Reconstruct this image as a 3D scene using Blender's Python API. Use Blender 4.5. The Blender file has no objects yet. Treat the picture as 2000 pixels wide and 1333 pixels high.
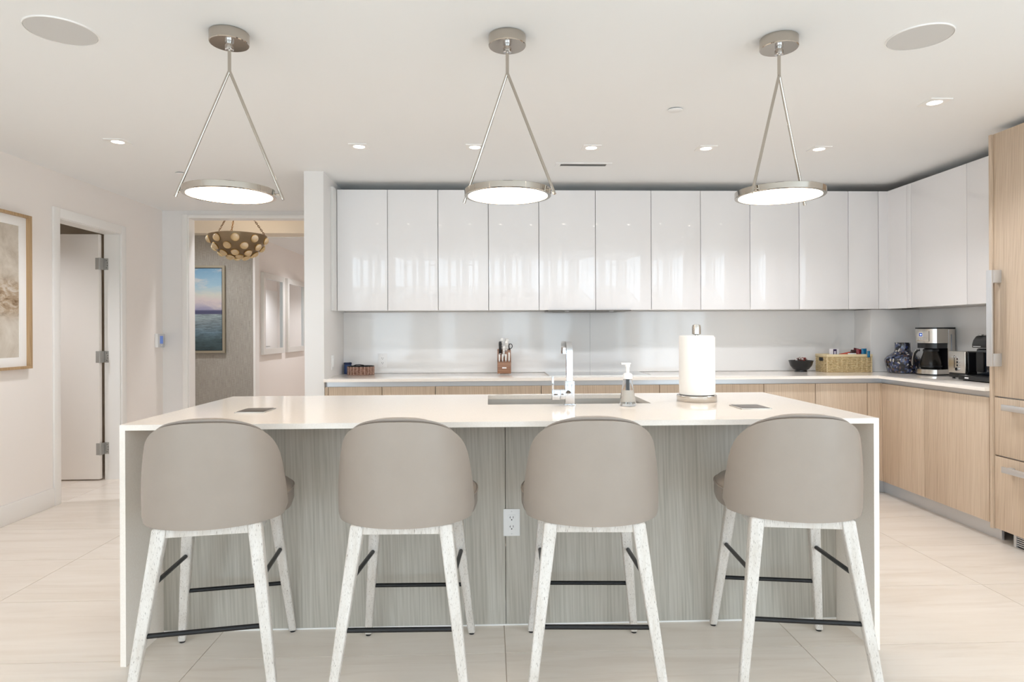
import bpy, bmesh, math, random
from mathutils import Vector, Matrix
random.seed(7)
R = math.radians
PI = math.pi
sc = bpy.context.scene
COL = sc.collection

# ------------------------------------------------------------------ camera
cam_d = bpy.data.cameras.new('camera')
cam = bpy.data.objects.new('camera', cam_d)
COL.objects.link(cam)
sc.camera = cam
F_PX = 1245.0
cam_d.sensor_fit = 'HORIZONTAL'
cam_d.sensor_width = 36.0
cam_d.lens = 36.0 * F_PX / 2000.0
cam_d.shift_y = -18.7 / 2000.0
cam_d.clip_start = 0.05
cam_d.clip_end = 200
psi, roll = R(1.98), 0.0045
fwd = Vector((math.sin(psi), math.cos(psi), 0))
rgt = Vector((math.cos(psi), -math.sin(psi), 0))
up = Vector((0, 0, 1))
xi = math.cos(roll) * rgt - math.sin(roll) * up
yi = math.sin(roll) * rgt + math.cos(roll) * up
M = Matrix((xi, yi, -fwd)).transposed().to_4x4()
M.translation = Vector((0, 0, 1.263))
cam.matrix_world = M

# ------------------------------------------------------------------ daylight
world = bpy.data.worlds.new('sky')
sc.world = world
world.use_nodes = True
bg = world.node_tree.nodes['Background']
bg.inputs[0].default_value = (0.74, 0.885, 1.0, 1)
bg.inputs[1].default_value = 6.4

vs = sc.view_settings
vs.view_transform = 'Standard'
vs.look = 'None'
vs.gamma = 1.0
vs.use_curve_mapping = False
vs.exposure = -0.36
sc.cycles.use_denoising = True
sc.cycles.max_bounces = 12
sc.cycles.diffuse_bounces = 8
sc.cycles.glossy_bounces = 6
sc.cycles.transparent_max_bounces = 12
sc.cycles.caustics_reflective = False
sc.cycles.caustics_refractive = False
sc.cycles.sample_clamp_indirect = 6.0

def portal(name, loc, sx, sy, rot):
    l = bpy.data.lights.new(name, 'AREA')
    l.shape = 'RECTANGLE'; l.size = sx; l.size_y = sy
    l.cycles.is_portal = True
    o = bpy.data.objects.new(name, l)
    o.location = loc; o.rotation_euler = rot
    COL.objects.link(o)
WIN_Y = -5.3
portal('window_portal', (0.19, WIN_Y - 0.12, 1.22), 6.6, 2.3, (R(90), 0, 0))
portal('added_side_window_portal', (3.72, -2.2, 1.22), 5.0, 2.3, (R(90), 0, R(90)))  # for the added right window
portal('added_left_window_portal', (-3.34, -2.6, 1.22), 4.0, 2.3, (R(90), 0, R(-90)))  # for the added left window
SPOT_W = 26.0          # each recessed downlight
PENDANT_E = 17.0        # pendant disc emission

# ------------------------------------------------------------------ materials
def lin(c):
    return tuple(((x / 255) / 12.92 if x / 255 <= 0.04045 else ((x / 255 + 0.055) / 1.055) ** 2.4) for x in c) + (1,)

def mat(name, col, rough=0.5, metal=0.0, spec=None, coat=0.0, trans=0.0, emit=None, estr=0.0, ior=None):
    m = bpy.data.materials.new(name)
    m.use_nodes = True
    b = m.node_tree.nodes['Principled BSDF']
    b.inputs['Base Color'].default_value = lin(col)
    b.inputs['Roughness'].default_value = rough
    b.inputs['Metallic'].default_value = metal
    if spec is not None: b.inputs['Specular IOR Level'].default_value = spec
    if coat:
        b.inputs['Coat Weight'].default_value = coat
        b.inputs['Coat Roughness'].default_value = 0.03
    if trans: b.inputs['Transmission Weight'].default_value = trans
    if ior: b.inputs['IOR'].default_value = ior
    if emit:
        b.inputs['Emission Color'].default_value = lin(emit)
        b.inputs['Emission Strength'].default_value = estr
    return m

def N(m, t, **kw):
    n = m.node_tree.nodes.new(t)
    for k, v in kw.items(): setattr(n, k, v)
    return n

def L(m, a, b): m.node_tree.links.new(a, b)

def coords(m, scale, rnd=True, kind='Object'):
    tc = N(m, 'ShaderNodeTexCoord')
    mp = N(m, 'ShaderNodeMapping')
    mp.inputs['Scale'].default_value = scale
    L(m, tc.outputs[kind], mp.inputs['Vector'])
    if rnd:
        oi = N(m, 'ShaderNodeObjectInfo')
        mu = N(m, 'ShaderNodeMath', operation='MULTIPLY'); mu.inputs[1].default_value = 37.0
        L(m, oi.outputs['Random'], mu.inputs[0])
        L(m, mu.outputs[0], mp.inputs['Location'])
    return mp.outputs[0]

def ramp(m, fac, stops):
    r = N(m, 'ShaderNodeValToRGB')
    el = r.color_ramp.elements
    while len(el) < len(stops): el.new(0.5)
    for e, (p, c) in zip(el, stops):
        e.position = p; e.color = lin(c)
    L(m, fac, r.inputs[0])
    return r.outputs[0]

def noise(m, vec, scale=5.0, detail=4.0, rough=0.55, dist=0.0):
    n = N(m, 'ShaderNodeTexNoise')
    n.inputs['Scale'].default_value = scale
    n.inputs['Detail'].default_value = detail
    n.inputs['Roughness'].default_value = rough
    n.inputs['Distortion'].default_value = dist
    L(m, vec, n.inputs['Vector'])
    return n.outputs[0]

def bump(m, height, strength=0.2, dist=0.01):
    b = N(m, 'ShaderNodeBump')
    b.inputs['Strength'].default_value = strength
    b.inputs['Distance'].default_value = dist
    L(m, height, b.inputs['Height'])
    L(m, b.outputs[0], m.node_tree.nodes['Principled BSDF'].inputs['Normal'])

def setcol(m, sock): L(m, sock, m.node_tree.nodes['Principled BSDF'].inputs['Base Color'])

def mixc(m, fac, a, b, mode='MIX'):
    x = N(m, 'ShaderNodeMix', data_type='RGBA', blend_type=mode)
    if hasattr(fac, 'links'): L(m, fac, x.inputs[0])
    else: x.inputs[0].default_value = fac
    for s, v in ((x.inputs[6], a), (x.inputs[7], b)):
        if hasattr(v, 'links'): L(m, v, s)
        else: s.default_value = lin(v)
    return x.outputs[2]

def wood(name, dark, mid, light, axis=2, rough=0.45, grain=1.0):
    m = mat(name, mid, rough)
    s1 = [110 * grain] * 3; s1[axis] = 2.6 * grain
    s2 = [30 * grain] * 3; s2[axis] = 1.3 * grain
    fine = noise(m, coords(m, s1), 1.0, 5, 0.6, 0.3)
    v2 = coords(m, s2)
    w = N(m, 'ShaderNodeTexWave', wave_type='BANDS', bands_direction='DIAGONAL')
    w.inputs['Scale'].default_value = 1.3
    w.inputs['Distortion'].default_value = 9.0
    w.inputs['Detail'].default_value = 3.0
    w.inputs['Detail Scale'].default_value = 0.9
    L(m, v2, w.inputs['Vector'])
    broad = noise(m, v2, 0.7, 2, 0.5)
    a = N(m, 'ShaderNodeMath', operation='MULTIPLY_ADD'); a.inputs[1].default_value = 0.12
    L(m, w.outputs[1], a.inputs[0]); 
    b = N(m, 'ShaderNodeMath', operation='MULTIPLY'); b.inputs[1].default_value = 0.55
    L(m, fine, b.inputs[0]); L(m, b.outputs[0], a.inputs[2])
    c = N(m, 'ShaderNodeMath', operation='MULTIPLY_ADD'); c.inputs[1].default_value = 0.3
    L(m, broad, c.inputs[0]); L(m, a.outputs[0], c.inputs[2])
    setcol(m, ramp(m, c.outputs[0], [(0.28, dark), (0.52, mid), (0.78, light)]))
    bump(m, fine, 0.12, 0.002)
    return m

MT = {}
def wallpaint(name, col, rough=0.6):
    m = mat(name, col, rough, spec=0.3)
    n = noise(m, coords(m, (60, 60, 60), False), 4.0, 3)
    bump(m, n, 0.04, 0.001)
    return m
MT['ceiling'] = wallpaint('ceiling_paint', (238, 239, 239), 0.8)
MT['wall'] = wallpaint('wall_paint', (238, 232, 227))
MT['wallwhite'] = wallpaint('white_wall_paint', (230, 228, 226))
MT['trim'] = mat('white_trim', (238, 236, 233), 0.35)
MT['door'] = mat('door_white', (236, 230, 224), 0.4)
MT['gray_in'] = wallpaint('side_room_paint', (196, 188, 176))
MT['cream'] = wallpaint('foyer_cream', (226, 216, 200))
MT['gloss'] = mat('gloss_white_lacquer', (238, 236, 236), 0.012, spec=0.55)
_n = noise(MT['gloss'], coords(MT['gloss'], (1, 1, 1)), 30.0, 1)
bump(MT['gloss'], _n, 0.006, 0.0006)
MT['carcass'] = mat('carcass_white', (225, 224, 222), 0.5)
MT['splash'] = mat('backsplash_stone', (230, 229, 228), 0.06, spec=0.5)
MT['stone'] = mat('quartz_cream', (240, 234, 227), 0.1, spec=0.5)
setcol(MT['stone'], ramp(MT['stone'], noise(MT['stone'], coords(MT['stone'], (1, 1, 1), False), 180.0, 3), [(0.35, (243, 235, 226)), (0.7, (248, 241, 233))]))
MT['alu'] = mat('brushed_aluminium', (214, 215, 217), 0.36, 0.65)
MT['steel'] = mat('stainless_steel', (208, 204, 198), 0.36, 1.0)
_n = noise(MT['steel'], coords(MT['steel'], (4, 4, 300)), 1.0, 2)
bump(MT['steel'], _n, 0.05, 0.001)
MT['steelv'] = mat('stainless_vertical', (205, 200, 193), 0.24, 1.0)
MT['chrome'] = mat('polished_chrome', (214, 216, 220), 0.06, 1.0)
MT['nickel'] = mat('polished_nickel', (190, 183, 174), 0.08, 1.0)
MT['hinge'] = mat('satin_nickel', (176, 174, 170), 0.4, 0.4)
MT['black'] = mat('black_plastic', (22, 22, 24), 0.3)
MT['blackmetal'] = mat('matte_black_metal', (26, 26, 27), 0.42, 0.3)
MT['darkgap'] = mat('dark_gap', (40, 40, 42), 0.7)
MT['glassblack'] = mat('black_glass', (14, 14, 16), 0.03, spec=0.6, coat=0.6)
MT['glass'] = mat('clear_glass', (250, 250, 250), 0.02, trans=1.0, ior=1.45)
MT['whiteplastic'] = mat('white_plastic', (240, 240, 240), 0.3)
MT['paper'] = mat('paper_white', (246, 243, 239), 0.9, spec=0.1)
_n = noise(MT['paper'], coords(MT['paper'], (1, 1, 1)), 90.0, 3)
bump(MT['paper'], _n, 0.25, 0.002)
MT['leather'] = mat('taupe_leather', (158, 149, 141), 0.36, spec=0.4)
_n = noise(MT['leather'], coords(MT['leather'], (1, 1, 1)), 260.0, 3)
setcol(MT['leather'], ramp(MT['leather'], noise(MT['leather'], coords(MT['leather'], (1, 1, 1)), 12.0, 4), [(0.3, (158, 147, 137)), (0.7, (161, 150, 140))]))
bump(MT['leather'], _n, 0.12, 0.001)
MT['leatherdk'] = mat('seat_leather', (140, 130, 121), 0.4, spec=0.4)
bump(MT['leatherdk'], noise(MT['leatherdk'], coords(MT['leatherdk'], (1, 1, 1)), 260.0, 3), 0.12, 0.001)
MT['piping'] = mat('dark_piping', (120, 110, 102), 0.45)
MT['oak'] = wood('pale_oak', (184, 162, 139), (204, 184, 162), (214, 197, 177))
MT['oakisl'] = wood('cool_lit_oak', (166, 161, 150), (188, 183, 173), (202, 198, 190))  # greyer copy of the pale oak: the island's cool light put into the colour
MT['frameoak'] = wood('frame_oak', (150, 120, 84), (178, 148, 110), (198, 170, 134))
def whitewash():
    m = mat('whitewashed_wood', (222, 216, 208), 0.5)
    f = noise(m, coords(m, (480, 480, 42)), 1.0, 4, 0.6)
    g = noise(m, coords(m, (40, 40, 5)), 1.0, 3)
    base = ramp(m, g, [(0.3, (205, 197, 188)), (0.7, (222, 217, 211))])
    spk = ramp(m, f, [(0.30, (158, 149, 140)), (0.42, (255, 255, 255))])
    setcol(m, mixc(m, 1.0, base, spk, 'MULTIPLY'))
    bump(m, f, 0.15, 0.001)
    return m
MT['wash'] = whitewash()
def tile_mat():
    m = mat('porcelain_tile', (236, 228, 219), 0.26, spec=0.45)
    n1 = noise(m, coords(m, (0.7, 5.0, 1)), 1.6, 5, 0.6, 0.6)
    n2 = noise(m, coords(m, (1.2, 16.0, 1)), 1.0, 4, 0.6, 1.2)
    a = ramp(m, n1, [(0.3, (229, 218, 206)), (0.62, (237, 228, 218))])
    b = ramp(m, n2, [(0.33, (214, 202, 190)), (0.45, (255, 255, 255))])
    setcol(m, mixc(m, 0.16, a, b, 'MULTIPLY'))
    return m
MT['tile'] = tile_mat()
MT['grout'] = mat('grout', (196, 184, 172), 0.9)
def grasscloth():
    m = mat('grasscloth', (170, 165, 155), 0.85, spec=0.15)
    f = noise(m, coords(m, (330, 330, 7), False), 1.0, 4, 0.7)
    h = noise(m, coords(m, (20, 20, 260), False), 1.0, 2, 0.6)
    c = ramp(m, f, [(0.3, (128, 124, 116)), (0.55, (168, 163, 154)), (0.78, (198, 193, 184))])
    setcol(m, mixc(m, 0.18, c, ramp(m, h, [(0.3, (120, 116, 108)), (0.7, (220, 216, 208))])))
    bump(m, f, 0.3, 0.002)
    return m
MT['grass'] = grasscloth()
MT['lens'] = mat('lamp_lens', (255, 255, 255), 0.4, emit=(255, 244, 228), estr=14.0)
MT['pendant_lens'] = mat('pendant_lens', (255, 250, 240), 0.4, emit=(255, 232, 205), estr=PENDANT_E)
MT['speaker'] = mat('speaker_cloth', (206, 205, 203), 0.95, spec=0.1)
MT['mirror'] = mat('mirror_glass', (235, 238, 240), 0.03, 1.0)
MT['silverframe'] = mat('silver_leaf', (222, 221, 217), 0.3, 0.35)
MT['chainbrass'] = mat('chain_brass', (108, 78, 42), 0.4, 0.4)
MT['ventgrey'] = mat('vent_grey', (150, 150, 150), 0.8)
MT['gunmetal'] = mat('gunmetal', (112, 106, 100), 0.35, 0.6)
MT['brass'] = mat('aged_brass', (186, 150, 88), 0.3, 0.9)
MT['bronze'] = mat('bronze_bowl', (128, 110, 86), 0.36, 0.85)
MT['crystal'] = mat('crystal', (250, 244, 226), 0.02, spec=0.9, trans=0.8, ior=1.5, emit=(255, 220, 150), estr=0.10)  # faint emission stands in for bulb light passing through the bowl
MT['blueglaze'] = mat('blue_glaze', (38, 66, 120), 0.15, coat=0.4)
MT['redwood'] = wood('walnut_block', (118, 80, 58), (150, 110, 84), (178, 140, 112), axis=0, rough=0.35)

# ------------------------------------------------------------------ mesh helpers
def mk(): return bmesh.new()

def box(bm, x0, x1, y0, y1, z0, z1, bev=0.0, seg=2):
    vs_ = [bm.verts.new((x, y, z)) for x in (x0, x1) for y in (y0, y1) for z in (z0, z1)]
    q = [(0, 1, 3, 2), (4, 6, 7, 5), (0, 4, 5, 1), (2, 3, 7, 6), (0, 2, 6, 4), (1, 5, 7, 3)]
    fs = [bm.faces.new([vs_[i] for i in f]) for f in q]
    if bev > 0:
        es = list({e for f in fs for e in f.edges})
        bmesh.ops.bevel(bm, geom=es, offset=bev, segments=seg, affect='EDGES', profile=0.5, clamp_overlap=True)
    return bm

def hexa(bm, p, bev=0.0, seg=2):
    """p: 8 points ordered bottom 4 (ccw), top 4 (ccw)"""
    v = [bm.verts.new(q) for q in p]
    fs = [bm.faces.new([v[i] for i in f]) for f in ((3, 2, 1, 0), (4, 5, 6, 7), (0, 1, 5, 4), (1, 2, 6, 5), (2, 3, 7, 6), (3, 0, 4, 7))]
    if bev > 0:
        es = list({e for f in fs for e in f.edges})
        bmesh.ops.bevel(bm, geom=es, offset=bev, segments=seg, affect='EDGES', profile=0.5, clamp_overlap=True)
    return bm

def cyl(bm, c, r, h, axis='Z', seg=24, r2=None):
    """cylinder with base centre c extending +h along axis"""
    rot = {'Z': Matrix(), 'X': Matrix.Rotation(R(90), 4, 'Y'), 'Y': Matrix.Rotation(R(-90), 4, 'X')}[axis]
    off = {'Z': (0, 0, h / 2), 'X': (h / 2, 0, 0), 'Y': (0, h / 2, 0)}[axis]
    bmesh.ops.create_cone(bm, cap_ends=True, segments=seg, radius1=r, radius2=r if r2 is None else r2, depth=abs(h),
                          matrix=Matrix.Translation(Vector(c) + Vector(off)) @ rot)
    return bm

def tube(bm, pts, r, seg=8, closed=False, caps=True):
    pts = [Vector(p) for p in pts]
    n = len(pts)
    rs = r if isinstance(r, (list, tuple)) else [r] * n
    rings = []
    prev = None
    for i, p in enumerate(pts):
        if closed: t = (pts[(i + 1) % n] - pts[i - 1]).normalized()
        else: t = (pts[min(i + 1, n - 1)] - pts[max(i - 1, 0)]).normalized()
        if prev is None:
            a = Vector((0, 0, 1)) if abs(t.z) < 0.9 else Vector((1, 0, 0))
            u = t.cross(a).normalized()
        else:
            u = (prev - t * prev.dot(t)).normalized()
        prev = u
        w = t.cross(u)
        rings.append([bm.verts.new(p + rs[i] * (math.cos(2 * PI * k / seg) * u + math.sin(2 * PI * k / seg) * w)) for k in range(seg)])
    m = n if closed else n - 1
    for i in range(m):
        a, b = rings[i], rings[(i + 1) % n]
        for k in range(seg):
            bm.faces.new((a[k], a[(k + 1) % seg], b[(k + 1) % seg], b[k]))
    if caps and not closed:
        bm.faces.new(rings[0][::-1]); bm.faces.new(rings[-1])
    return bm

def lathe(bm, prof, seg=32, c=(0, 0, 0), sx=1.0, sy=1.0):
    rings = []
    for r, z in prof:
        if r < 1e-6: rings.append([bm.verts.new((c[0], c[1], c[2] + z))])
        else: rings.append([bm.verts.new((c[0] + sx * r * math.cos(2 * PI * k / seg), c[1] + sy * r * math.sin(2 * PI * k / seg), c[2] + z)) for k in range(seg)])
    for a, b in zip(rings, rings[1:]):
        for k in range(seg):
            k2 = (k + 1) % seg
            if len(a) == 1 and len(b) == 1: continue
            if len(a) == 1: bm.faces.new((a[0], b[k2], b[k]))
            elif len(b) == 1: bm.faces.new((a[k], a[k2], b[0]))
            else: bm.faces.new((a[k], a[k2], b[k2], b[k]))
    return bm

def prism(bm, poly, axis, a0, a1, bev=0.0):
    """extrude 2D polygon along axis; poly coords are the two remaining axes in order"""
    def P(u, v, a): return {'X': (a, u, v), 'Y': (u, a, v), 'Z': (u, v, a)}[axis]
    A = [bm.verts.new(P(u, v, a0)) for u, v in poly]
    B = [bm.verts.new(P(u, v, a1)) for u, v in poly]
    n = len(poly)
    fs = [bm.faces.new(A[::-1]), bm.faces.new(B)]
    for i in range(n): fs.append(bm.faces.new((A[i], A[(i + 1) % n], B[(i + 1) % n], B[i])))
    if bev > 0:
        es = list({e for f in fs for e in f.edges})
        bmesh.ops.bevel(bm, geom=es, offset=bev, segments=2, affect='EDGES', profile=0.5, clamp_overlap=True)
    return bm

def wloc(o):
    v = Vector((0, 0, 0))
    while o is not None:
        v += o.location; o = o.parent
    return v

def link(name, bm, m, parent=None, world=False, label=None, angle=38):
    if world and parent is not None:
        bmesh.ops.translate(bm, verts=bm.verts, vec=-wloc(parent))
    bmesh.ops.recalc_face_normals(bm, faces=bm.faces)
    me = bpy.data.meshes.new(name)
    bm.to_mesh(me); bm.free()
    for p in me.polygons: p.use_smooth = True
    me.set_sharp_from_angle(angle=R(angle))
    if m is not None: me.materials.append(m)
    o = bpy.data.objects.new(name, me)
    COL.objects.link(o)
    if parent is not None: o.parent = parent
    if label: o['label'] = label
    return o

def part(name, bm, m, parent, label=None): return link(name, bm, m, parent, True, label)      # world coords
def lpart(name, bm, m, parent, label=None): return link(name, bm, m, parent, False, label)    # thing's own coords

def tag(o, label, cat, group=None):
    o['label'] = label; o['category'] = cat
    if group: o['group'] = group
    return o

def thing(name, label, cat, loc=(0, 0, 0), rz=0.0, group=None):
    o = bpy.data.objects.new(name, None)
    o.empty_display_size = 0.05
    COL.objects.link(o)
    o.location = loc; o.rotation_euler = (0, 0, rz)
    return tag(o, label, cat, group)

def solo(name, bm, m, label, cat, loc=None, group=None):
    """top-level mesh; geometry in world coords, origin moved to loc"""
    if loc is not None: bmesh.ops.translate(bm, verts=bm.verts, vec=-Vector(loc))
    o = link(name, bm, m)
    if loc is not None: o.location = loc
    return tag(o, label, cat, group)

def struct(name, bm, m, parent=None, label=None):
    o = link(name, bm, m, parent, parent is not None)
    if parent is None: o['kind'] = 'structure'
    if label: o['label'] = label
    return o

def copy_tree(o, parent=None):
    c = o.copy(); COL.objects.link(c); c.parent = parent
    for ch in list(o.children): copy_tree(ch, c)
    return c

ORD = ['first', 'second', 'third', 'fourth', 'fifth', 'sixth', 'seventh', 'eighth', 'ninth', 'tenth', 'eleventh', 'twelfth']

# ------------------------------------------------------------------ room shell
ZC = 2.46
XL, XR = -3.2, 3.58
YB = 5.42          # kitchen back wall
YO = 6.35          # hallway opening wall
# floor slab and tiles
floor = struct('floor', box(mk(), -5.0, 3.72, -5.42, 13.2, -0.1, -0.003), MT['grout'], label='large cream porcelain floor tiles in a straight grid')
XJ = [-4.685, -3.5, -2.315, -1.13, 0.055, 1.24, 2.425, 3.61]
YJ0, DY, GAP = 2.502, 0.569, 0.003
tile_mesh = {}
def tile(x0, x1, y0, y1):
    w, h = round(x1 - x0, 4), round(y1 - y0, 4)
    if w < 0.03 or h < 0.03: return
    k = (w, h)
    if k not in tile_mesh:
        b = box(mk(), -w / 2 + GAP / 2, w / 2 - GAP / 2, -h / 2 + GAP / 2, h / 2 - GAP / 2, -0.003, 0.0)
        o = link('floor_tile', b, MT['tile'], floor)
        tile_mesh[k] = o.data
    else:
        o = bpy.data.objects.new('floor_tile', tile_mesh[k])
        COL.objects.link(o); o.parent = floor
    o.location = ((x0 + x1) / 2, (y0 + y1) / 2, 0)
k0 = -14
for r_ in range(k0, 8):
    y0, y1 = YJ0 + r_ * DY, YJ0 + (r_ + 1) * DY
    for a, b in zip(XJ, XJ[1:]):
        x0, x1 = max(a, XL), min(b, XR)
        if x1 > x0 and y0 < YO:
            if y0 > 4.8 and x0 > -1.3: continue          # under the base cabinets
            tile(x0, x1, max(y0, WIN_Y), min(y1, YO))
for r_ in range(3, 8):                                      # side room seen through the door
    y0, y1 = YJ0 + r_ * DY, YJ0 + (r_ + 1) * DY
    for a, b in ((-4.685, -3.5), (-3.5, XL)): tile(a, b, y0, y1)

# walls
def wall_boxes(name, boxes, m, label=None):
    b = mk()
    for q in boxes: box(b, *q)
    return struct(name, b, m, label=label)
DZ, DY0, DY1 = 2.125, 4.845, 5.635     # doorway in the left wall
wall_boxes('wall_left', [(XL - 0.13, XL, -0.6, DY0, 0, ZC), (XL - 0.13, XL, DY1, YO + 0.12, 0, ZC), (XL - 0.13, XL, DY0, DY1, DZ, ZC),
                         (XL - 0.13, XL, -5.3, -4.6, 0, ZC), (XL - 0.13, XL, -4.6, -0.6, 2.38, ZC)], MT['wall'])
XO0, XO1, ZO = -2.955, -1.385, 2.385   # opening to the hallway
wall_boxes('wall_hallway', [(XL, XO0, YO, YO + 0.12, 0, ZC), (XO0, XO1, YO, YO + 0.12, ZO, ZC)], MT['wallwhite'])
wall_boxes('wall_column', [(-1.375, -1.232, 4.78, 6.47, 0, ZC)], MT['wallwhite'], label='white wall pier between hallway and kitchen')
wall_boxes('wall_back', [(-1.232, XR + 0.13, YB, YB + 0.12, 0, ZC)], MT['wall'])
wall_boxes('wall_corner_chase', [(3.165, XR, 5.19, YB, 0.0, 1.43)], MT['wall'])
wall_boxes('wall_right', [(XR, XR + 0.13, 0.3, YB, 0, ZC), (XR, XR + 0.13, -5.3, -4.7, 0, ZC), (XR, XR + 0.13, -4.7, 0.3, 2.38, ZC)], MT['wall'])
wall_boxes('wall_front', [(XL - 0.13, -3.0, WIN_Y - 0.12, WIN_Y, 0, ZC), (-3.0, 3.45, WIN_Y - 0.12, WIN_Y, 2.38, ZC),
                          (3.45, XR + 0.13, WIN_Y - 0.12, WIN_Y, 0, ZC), (1.06, 1.30, WIN_Y - 0.12, WIN_Y, 0, 2.38)], MT['wall'])
wall_boxes('ceiling', [(XL - 0.13, XR + 0.13, WIN_Y - 0.12, YO + 0.12, ZC, ZC + 0.1)], MT['ceiling'], label='flat pale grey ceiling')
# hallway beyond the opening: raised foyer ceiling, papered wall, corridor
wall_boxes('wall_foyer', [(-4.6, -2.925, 8.0, 8.12, 0, 2.80)], MT['grass'], label='grey grasscloth wall behind the painting')
wall_boxes('trim_foyer_corner', [(-2.925, -2.90, 7.985, 8.12, 0, 2.46)], MT['trim'])
wall_boxes('wall_foyer_side', [(-4.72, -4.6, 6.47, 8.12, 0, 2.8), (-1.5, -1.38, 6.47, 13.0, 0, 2.8)], MT['wall'])
wall_boxes('wall_corridor', [(-3.03, -2.91, 8.12, 13.0, 0, 2.6), (-3.03, -1.38, 13.0, 13.12, 0, 2.6)], MT['wall'])
wall_boxes('ceiling_foyer', [(-4.72, -1.38, 6.47, 8.12, 2.80, 2.9), (-2.91, -1.5, 8.1, 13.0, 2.46, 2.56), (-4.72, -1.38, YO + 0.12, 6.55, 2.46, 2.8)], MT['ceiling'])
wall_boxes('trim_foyer_beam', [(-4.6, -1.5, 7.80, 8.0, 2.465, 2.80), (-2.90, -1.5, 8.0, 8.1, 2.465, 2.80)], MT['cream'])
d2 = bpy.data.objects.new('door_2', None); COL.objects.link(d2); d2.location = (-1.5, 12.5, 0); d2['kind'] = 'structure'; d2['label'] = 'white door at the far end of the corridor'
part('door_leaf', box(mk(), -1.525, -1.501, 12.15, 12.95, 0.01, 2.08, 0.002), MT['trim'], d2)
part('handle', tube(mk(), [(-1.525, 12.24, 1.0), (-1.56, 12.24, 1.0), (-1.565, 12.25, 1.0), (-1.565, 12.36, 1.0)], 0.009, 10), MT['hinge'], d2)
# side room behind the door
wall_boxes('wall_side_room', [(-5.0, -4.9, 3.9, 6.35, 0, ZC), (-5.0, -3.33, 3.8, 3.9, 0, ZC), (-5.0, -3.33, 6.35, 6.45, 0, ZC)], MT['gray_in'])
wall_boxes('ceiling_side_room', [(-5.0, -3.33, 3.8, 6.45, ZC, ZC + 0.1)], MT['gray_in'])

# casings and baseboards
def casing_left():
    b = mk()
    w = 0.07
    for (a, c) in ((DY0 - w, DY0), (DY1, DY1 + w)): box(b, XL, XL + 0.016, a, c, 0, DZ + w, 0.003)
    box(b, XL, XL + 0.016, DY0, DY1, DZ, DZ + w, 0.003)
    # jamb lining
    box(b, XL - 0.13, XL, DY0, DY0 + 0.008, 0, DZ); box(b, XL - 0.13, XL, DY1 - 0.008, DY1, 0, DZ); box(b, XL - 0.13, XL, DY0 + 0.008, DY1 - 0.008, DZ - 0.008, DZ)
    return struct('trim_1', b, MT['trim'], label='white casing around the doorway in the left wall')
casing_left()
b = mk()
box(b, XO0 - 0.05, XO0, YO - 0.016, YO, 0, ZO + 0.035, 0.003); box(b, XO0, XO1 + 0.0, YO - 0.016, YO, ZO, ZO + 0.035, 0.003)
box(b, XO0, XO0 + 0.012, YO, YO + 0.12, 0, ZO)
struct('trim_2', b, MT['trim'], label='slim white casing around the hallway opening')
b = mk()
box(b, XL, XL + 0.015, -0.5, DY0 - 0.07, 0, 0.135, 0.003); box(b, XL, XL + 0.015, DY1 + 0.07, YO, 0, 0.135, 0.003)
struct('baseboard_left', b, MT['trim'])
b = mk(); box(b, XL + 0.015, XO0 - 0.05, YO - 0.015, YO, 0, 0.135, 0.003)
struct('baseboard_hallway', b, MT['trim'])

# door leaf, open at a right angle into the side room
door = bpy.data.objects.new('door_1', None); COL.objects.link(door); door.location = (-3.345, 5.62, 0)
door['kind'] = 'structure'; door['label'] = 'white slab door standing open into the side room'
part('door_leaf', box(mk(), -4.13, -3.345, 5.575, 5.617, 0.012, 2.112, 0.002), MT['door'], door)
for z in (1.86, 1.06, 0.27):
    b = mk()
    box(b, -3.372, -3.341, 5.5725, 5.575, z - 0.05, z + 0.05, 0.001)
    box(b, -3.33, -3.294, DY1 - 0.0105, DY1 - 0.008, z - 0.05, z + 0.05, 0.001); box(b, -3.337, -3.33, 5.571, DY1 - 0.008, z - 0.05, z + 0.05)
    cyl(b, (-3.339, 5.571, z - 0.05), 0.006, 0.1, seg=12)
    h = part('hinge', b, MT['hinge'], door)
    b = mk()
    for zz in (-0.032, -0.011, 0.011, 0.032): cyl(b, (-3.309 + (0.008 if abs(zz) < 0.02 else 0), DY1 - 0.0125, z + zz), 0.0032, 0.002, 'Y', 8)
    part('screw', b, MT['darkgap'], h)

# ------------------------------------------------------------------ windows behind the camera
def pane_mat():
    m = bpy.data.materials.new('window_glass'); m.use_nodes = True
    nt = m.node_tree; nt.nodes.remove(nt.nodes['Principled BSDF'])
    t = N(m, 'ShaderNodeBsdfTransparent'); g = N(m, 'ShaderNodeBsdfGlossy'); g.inputs['Roughness'].default_value = 0.02
    x = N(m, 'ShaderNodeMixShader'); x.inputs[0].default_value = 0.05
    L(m, t.outputs[0], x.inputs[1]); L(m, g.outputs[0], x.inputs[2]); L(m, x.outputs[0], nt.nodes['Material Output'].inputs[0])
    return m
MT['pane'] = pane_mat()
def sheer_mat():
    m = bpy.data.materials.new('sheer_curtain'); m.use_nodes = True
    nt = m.node_tree; nt.nodes.remove(nt.nodes['Principled BSDF'])
    t = N(m, 'ShaderNodeBsdfTranslucent'); d = N(m, 'ShaderNodeBsdfDiffuse'); tr = N(m, 'ShaderNodeBsdfTransparent')
    for n_ in (t, d): n_.inputs[0].default_value = (0.66, 0.65, 0.64, 1)
    x = N(m, 'ShaderNodeMixShader'); x.inputs[0].default_value = 0.28
    y = N(m, 'ShaderNodeMixShader'); y.inputs[0].default_value = 0.06
    L(m, d.outputs[0], x.inputs[1]); L(m, t.outputs[0], x.inputs[2]); L(m, x.outputs[0], y.inputs[1]); L(m, tr.outputs[0], y.inputs[2])
    L(m, y.outputs[0], nt.nodes['Material Output'].inputs[0])
    return m
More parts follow.
